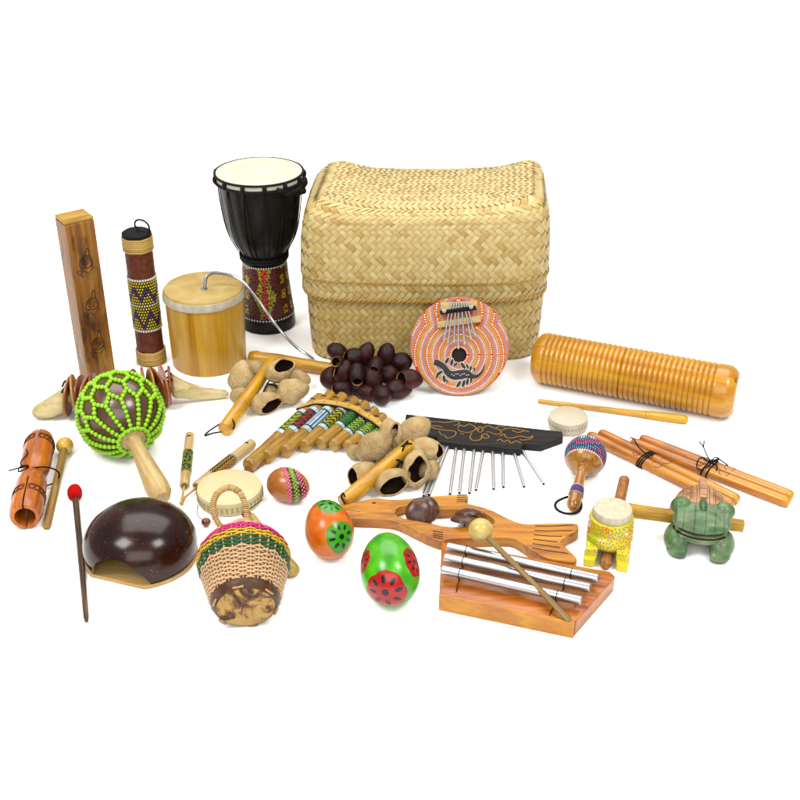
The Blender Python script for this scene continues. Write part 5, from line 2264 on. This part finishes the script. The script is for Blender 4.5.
for k in range(8):
    A, B = G(*lows[k], zt_), G(*ups[k], zt_ + .002)
    m = axes(A, B - A)
    L = (B - A).length
    axes_.append((A, B, m, L))
    b = MB()
    r = rr_ * (1 - .02 * k)
    b.lathe([(r * .72, -.0002), (r * .95, .0002), (r * 1.03, .0020), (r * 1.08, .006), (r * 1.0, .010), (r, L - .006), (r * .98, L - .0004), (r * .94, L), (r * .78, L), (r * .76, L - .02), (0, L - .021)], seg=32, ax='X', wob=.03)
    tb_ = b.build('tube', M_pf, pf, m=Matrix.Translation(-O) @ m)
    # dark patch painted in for the shade inside the cut; no hollow made
    nb2 = MB()
    nb2.ball((L * [.90, .90, .89, .88, .87, .86, .85, .84][k], .0015, r * .94), (.0022, .0048, .0016), None, 14, 8, pc(70, 42, 20))
    nb2.build('notch_shade_patch', M_matte, pf, m=Matrix.Translation(-O) @ m)
    # printed paper band
    b = MB()
    f0, f1 = {0: (.30, .66), 1: (.30, .64), 2: (.26, .62), 3: (.20, .58), 4: (.22, .60), 5: (.18, .58), 6: (.18, .60), 7: (.2, .6)}[k]
    f0, f1 = [(.40, .74), (.36, .72), (.32, .72), (.32, .74), (.38, .78), (.30, .72), (.30, .72), (.30, .70)][k]
    x0, x1 = f0 * L, f1 * L
    ca, cb2 = cols_[k]
    rnd = random.Random(k)

    def bc(p, x0=x0, x1=x1, ca=ca, cb2=cb2, k=k):
        f = (p.x - x0) / (x1 - x0)
        a = math.atan2(p.z, p.y)
        if f < .12 or f > .88:
            return pc(150, 205, 225) if (int(a * 5 + 50) % 2) else pc(235, 242, 244)
        if f < .16 or f > .84:
            return pc(20, 40, 60)
        if k == 2:
            return pc(236, 236, 226) if int(a * 4 + 50) % 2 else pc(60, 120, 170)
        if abs(math.sin(f * 22 + math.cos(a * 4) * 1.6)) < .45:
            return pc(*cb2)
        return pc(*ca)
    b.grid(lambda u, v: Vector((lerp(x0, x1, v), (r + .0004) * math.cos(u * 2 * PI), (r + .0004) * math.sin(u * 2 * PI))), 56, 40, bc, wu=True)
    b.build('paper_band', M_paintegg if False else M_matte, pf, m=Matrix.Translation(-O) @ m, fix=False)
# curved cane strip binding the tubes, with the dark cord under it
tops = []
for (A, B, m, L), f in zip(axes_, [.80, .79, .78, .77, .76, .74, .72, .70]):
    tops.append(A.lerp(B, f) + Vector((0, 0, rr_ * 1.02)))
first = tops[0] + (tops[0] - tops[1]) * .7
last = tops[-1] + (tops[-1] - tops[-2]) * .6
lp = smooth_loop([tuple(p - O) for p in [first] + tops + [last]], 6, False)
dirv = (axes_[3][1] - axes_[3][0]).normalized()
b = MB()
W_ = .0060
vs = []
for p in lp:
    for (dw, dz) in ((-W_, -.0003), (-W_ * .8, .0016), (W_ * .8, .0016), (W_, -.0003)):
        vs.append(p + dirv * dw + Vector((0, 0, dz)))
fs = [(i * 4 + q, i * 4 + (q + 1) % 4, (i + 1) * 4 + (q + 1) % 4, (i + 1) * 4 + q) for i in range(len(lp) - 1) for q in range(4)] + [(0, 1, 2, 3), ((len(lp) - 1) * 4 + 3, (len(lp) - 1) * 4 + 2, (len(lp) - 1) * 4 + 1, (len(lp) - 1) * 4)]
b.add(vs, fs)
b.build('cane_strip', wood('cane_strip_wood', (196, 150, 82), (222, 180, 112), (236, 202, 142), 'X', .45, .1, 30, .4), pf)
b = MB()
b.tube([p - dirv * (W_ + .0016) - Vector((0, 0, .0006)) for p in lp], .0015, 6, BLK)
for i in range(7):
    mid_ = (tops[i] + tops[i + 1]) / 2 - O
    b.tube([mid_ - dirv * W_ * 1.1 + Vector((0, 0, -.001)), mid_ + Vector((0, 0, .0022)), mid_ + dirv * W_ * 1.1 + Vector((0, 0, -.001))], .0008, 5, pc(190, 146, 84))
b.build('binding_cord', M_cord, pf)
b = MB()
mm = axes(G(246, 472, .006), G(300, 436, .006) - G(246, 472, .006))
b.lathe([(.0035, 0), (.0055, .0006), (.006, .004), (.0055, .06)], seg=20, ax='X')
b.build('support_stick', wood('red_brown_twig', (110, 54, 34), (150, 84, 56), (170, 104, 72), 'X', .5, .1, 60, .4), pf, m=Matrix.Translation(-O) @ mm)

# ---------------------------------------------------------------- green wooden frog with its stick
def ell(mb, c, r, rot=None):
    mb.ball(c, r, rot, 24, 16)


def remesh(name, mb, mat, parent, vox, smooth_it, colfn, rotz=0):
    o = mb.build(name, mat, parent, fix=False)
    md = o.modifiers.new('r', 'REMESH')
    md.mode = 'VOXEL'
    md.voxel_size = vox
    sm = o.modifiers.new('s', 'SMOOTH')
    sm.factor = .5
    sm.iterations = smooth_it
    bake(o)
    me = o.data
    for a in list(me.color_attributes):
        me.color_attributes.remove(a)
    at = me.color_attributes.new('Col', 'FLOAT_COLOR', 'POINT')
    me.materials.clear()
    me.materials.append(mat)
    fl_ = []
    for v_ in me.vertices:
        c_ = colfn(v_.co, v_.normal)
        fl_.extend((*c_, 1))
    at.data.foreach_set('color', fl_)
    me.shade_smooth()
    return o


Pf = G(696, 536)
Pf.z = 0
frg = thing('wooden_frog', 'green painted wooden frog with bare pink-brown back, squatting at the right', 'frog figure',
            Matrix.Translation(Pf + Vector((0, -.010, 0))) @ Matrix.Rotation(R(-13), 4, 'Z'))
b = MB()
ell(b, (0, .026, .034), (.0375, .046, .0245))                 # back
ell(b, (0, .040, .029), (.035, .034, .0240))
ell(b, (0, -.016, .043), (.0385, .026, .0150))               # upper head
b.box((0, -.015, .0465), (.066, .038, .019), Matrix.Rotation(R(14), 3, 'X'))
ell(b, (0, -.017, .0262), (.0395, .0262, .0112))             # lower jaw
for s in (-1, 1):
    ell(b, (s * .0285, .000, .0535), (.0135, .0125, .0110), Matrix.Rotation(R(s * 14), 3, 'Y'))   # eyes
for s in (-1, 1):
    n0 = len(b.v)
    ell(b, (s * .0270, -.020, .0150), (.0190, .0270, .0170))      # front leg, flat on its inner side
    ell(b, (s * .0250, -.036, .0080), (.0165, .0150, .0100), Matrix.Rotation(R(s * 10), 3, 'Z'))
    for q in range(n0, len(b.v)):
        p_ = b.v[q]
        b.v[q] = Vector((s * max(s * p_.x, .0150), p_.y, max(p_.z, .0005)))
    ell(b, (s * .029, .046, .012), (.012, .022, .0120))       # haunches
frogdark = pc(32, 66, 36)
G1, G2 = pc(78, 116, 70), pc(132, 160, 114)


def frog_col(p, nn):
    nz = noise.noise(p * 60)
    wood_ = mixc(pc(196, 148, 108), pc(222, 180, 140), .5 + nz)
    gr = mixc(G1, G2, min(1, max(0, .5 + nz)))
    edge = -.002 + .003 * math.sin(p.x * 160)
    is_eye = min((p - Vector((s * .0285, .000, .0535))).length for s in (-1, 1)) < .0150 and p.z > .048
    if p.y < edge + .004 or is_eye or (p.z < .030 and p.y < .03):
        # carved dark grooves on the head
        if p.z > .04 and p.y < -.004 and not is_eye and min(abs(p.x - q) for q in (-.024, -.010, .004, .016, .027)) < .0007:
            return pc(50, 72, 40)
        if abs(p.z - .0315) < .0012 and p.y < -.02:
            return pc(150, 110, 60)
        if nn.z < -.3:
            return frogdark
        return gr
    if abs(p.y - edge - .005) < .0016:
        return pc(150, 84, 44)
    if p.z > .045:
        for q in (-.014, .014):
            if abs(abs(p.x) - .016) < .0006:
                return pc(150, 86, 56)
            if abs(abs(p.x) - .008) < .0007:
                return pc(140, 76, 50)
    return wood_


M_frog = paint('frog_paint', .42, .1, .45, 60, .35)
fb = remesh('body', b, M_frog, frg, .0011, 4, frog_col)
b = MB()
for k in range(9):
    y = .012 + k * .0070
    zz = .0580 - .0000 + (-.0025 if k == 0 else 0) - max(0, (k - 5)) * .0022
    b.box((0, y, zz - .0015), (.0100, .0058, .0085), Matrix.Rotation(R(14 if k % 2 else 6), 3, 'X'), col=pc(214, 160, 120))
b.build('carved_spine', M_frog, frg, bevel=.0012)
b = MB()
ell(b, (0, .000, .0575), (.0055, .0150, .0058))
b.c = [G1] * len(b.v)
b.build('nose_ridge', M_frog, frg)
b = MB()
bvh = BVHTree.FromObject(fb, bpy.context.evaluated_depsgraph_get())


def draw(mb, obj_bvh, pts, r, col, up=Vector((0, 0, 1)), off=.03):
    """a drawn line dropped on to a surface from above"""
    out_ = []
    for i in range(len(pts) - 1):
        for q in range(6):
            x, y = lerp(pts[i][0], pts[i + 1][0], q / 6), lerp(pts[i][1], pts[i + 1][1], q / 6)
            h = obj_bvh.ray_cast(Vector((x, y, .2)), Vector((0, 0, -1)))
            if h[0]:
                out_.append(h[0] + Vector((0, 0, r * .1)))
    if len(out_) > 1:
        mb.tube(out_, r, 5, col)


dk = pc(138, 80, 54)
for s in (-1, 1):
    draw(b, bvh, [(s * .0135, .016), (s * .0135, .060)], .0004, dk)
    draw(b, bvh, [(s * .0260, .020), (s * .0250, .060)], .0004, dk)
    for y in (.028, .046):
        draw(b, bvh, [(s * .0135, y), (s * .026, y)], .0004, dk)
        draw(b, bvh, [(s * .0150, y - .012), (s * .0195, y - .002), (s * .0245, y - .012)], .0004, dk)
b.build('carved_lines', M_matte, frg, fix=False)
b = MB()
pth = []
for k in range(60):
    a = lerp(R(212), R(328), k / 59)
    d = Vector((math.cos(a), math.sin(a) , 0))
    h = bvh.ray_cast(Vector((d.x * .2, .004 + d.y * .2, .0312)), -d)
    if h[0]:
        pth.append(h[0] + d * .0001)
b.tube(pth, .0012, 6, pc(28, 30, 16))
b.build('mouth_line', M_matte, frg)
M_doweld = wood('square_cut_stick', (176, 128, 54), (212, 166, 88), (228, 188, 112), 'X', .5, .05, 60, .5)
A, B = G(613, 508, .030), G(744, 526, .026)
ds = thing('wooden_stick', 'square-edged straight wooden stick pushed crosswise through the green frog', 'stick', axes(A, B - A))
L = (B - A).length
b = MB()
b.add([Vector((x * L, y, z)) for x, wy, wz in ((0, .0072, .0082), (.5, .0068, .0074), (1, .0062, .0068)) for (y, z) in ((-wy, -wz), (wy, -wz), (wy, wz), (-wy, wz))],
      [(0, 1, 2, 3), (8, 9, 10, 11)] + [(i * 4 + q, i * 4 + (q + 1) % 4, i * 4 + 4 + (q + 1) % 4, i * 4 + 4 + q) for i in range(2) for q in range(4)])
b.build('shaft', M_doweld, ds, bevel=.0016)

# ---------------------------------------------------------------- yellow figure with a cream pad on a brown rod
Py = G(607, 556)
yl = thing('noisemaker', 'bright yellow dotted wooden noisemaker with a cream round pad on top', 'noisemaker', Matrix.Translation((Py.x, Py.y, 0)) @ Matrix.Rotation(R(-14), 4, 'Z'))
b = MB()
b.lathe([(.0260, .014), (.0290, .020), (.0295, .032), (.0290, .045), (.0285, .056)], Matrix.Translation((0, .014, 0)), 40)
ell(b, (0, .006, .028), (.0285, .028, .016))
for s in (-1, 1):
    b.box((s * .0210, .000, .0125), (.0150, .048, .0245), Matrix.Rotation(R(-s * 4), 3, 'Z'))
    b.box((s * .0215, -.020, .0065), (.0150, .020, .0125), Matrix.Rotation(R(-s * 4), 3, 'Z'))
M_yp = paint('yellow_gloss', .35, .2, .12, 70, .2)
yb = remesh('body', b, M_yp, yl, .0011, 5, lambda p, nn: mixc(pc(238, 220, 20), pc(250, 236, 50), .5 + noise.noise(p * 50)))
bv2 = BVHTree.FromObject(yb, bpy.context.evaluated_depsgraph_get())
b = MB()
rnd = random.Random(21)
pk = [(240, 90, 50), (120, 200, 60), (170, 150, 170), (190, 150, 120), (230, 70, 60), (90, 190, 80)]
pts_ = []
for _ in range(1500):
    a = rnd.uniform(R(175), R(365))
    z = rnd.uniform(.0215, .0545)
    d = Vector((math.cos(a), math.sin(a), 0))
    h = bv2.ray_cast(Vector((0, .014, z)) + d * .1, -d)
    if h[0] and all((h[0] - q).length > .0031 for q in pts_):
        pts_.append(h[0])
        reg = int((math.degrees(a) - 175) / 34 + (1 if z > .046 else 0) * 2) % 6
        dome_dot(b, h[0], h[1], .0013, pc(*pk[reg]), .4, 6)
for a in (205, 318):
    d = Vector((math.cos(R(a)), math.sin(R(a)), 0))
    h = bv2.ray_cast(Vector((0, .014, .043)) + d * .1, -d)
    if h[0]:
        dome_dot(b, h[0], h[1], .0030, pc(250, 246, 220), .3, 9)
b.build('dot_painting', M_bead, yl, fix=False)
n = NT('cream_fibre_pad')
v = n.coord()
n.l(n.ramp(n.noise(v, 160, 5), [(0.3, pc(214, 206, 180)), (0.7, pc(238, 232, 210))]), n.b.inputs['Base Color'])
n.bump(n.noise(v, 420, 3), .4, .0008)
M_pad = n.fin(.8, .15)
b = MB()
b.lathe([(.0240, .054), (.0252, .056), (.0258, .0640), (.0245, .0672), (.018, .0682), (0, .0685)], Matrix.Translation((0, .014, 0)), 48, wob=.03)
b.build('pad', M_pad, yl)
A, B = G(624.5, 479, .0082), G(605, 566, .0082)
rd = thing('wooden_rod', 'round cork-brown rod running under the yellow noisemaker and the square-edged stick', 'stick', Matrix.Translation((A.x, A.y, 0)))
n = NT('cork_brown')
v = n.coord((.3, 1, 1))
n.l(n.ramp(n.noise(v, 300, 4), [(0.35, pc(146, 96, 58)), (0.6, pc(186, 136, 92)), (0.8, pc(206, 162, 118))]), n.b.inputs['Base Color'])
n.bump(n.noise(v, 400, 3), .2, .0006)
stick('shaft', n.fin(.6, .2), rd, A, B, [(0, .005), (.01, .0078), (.98, .0078), (1, .006)])
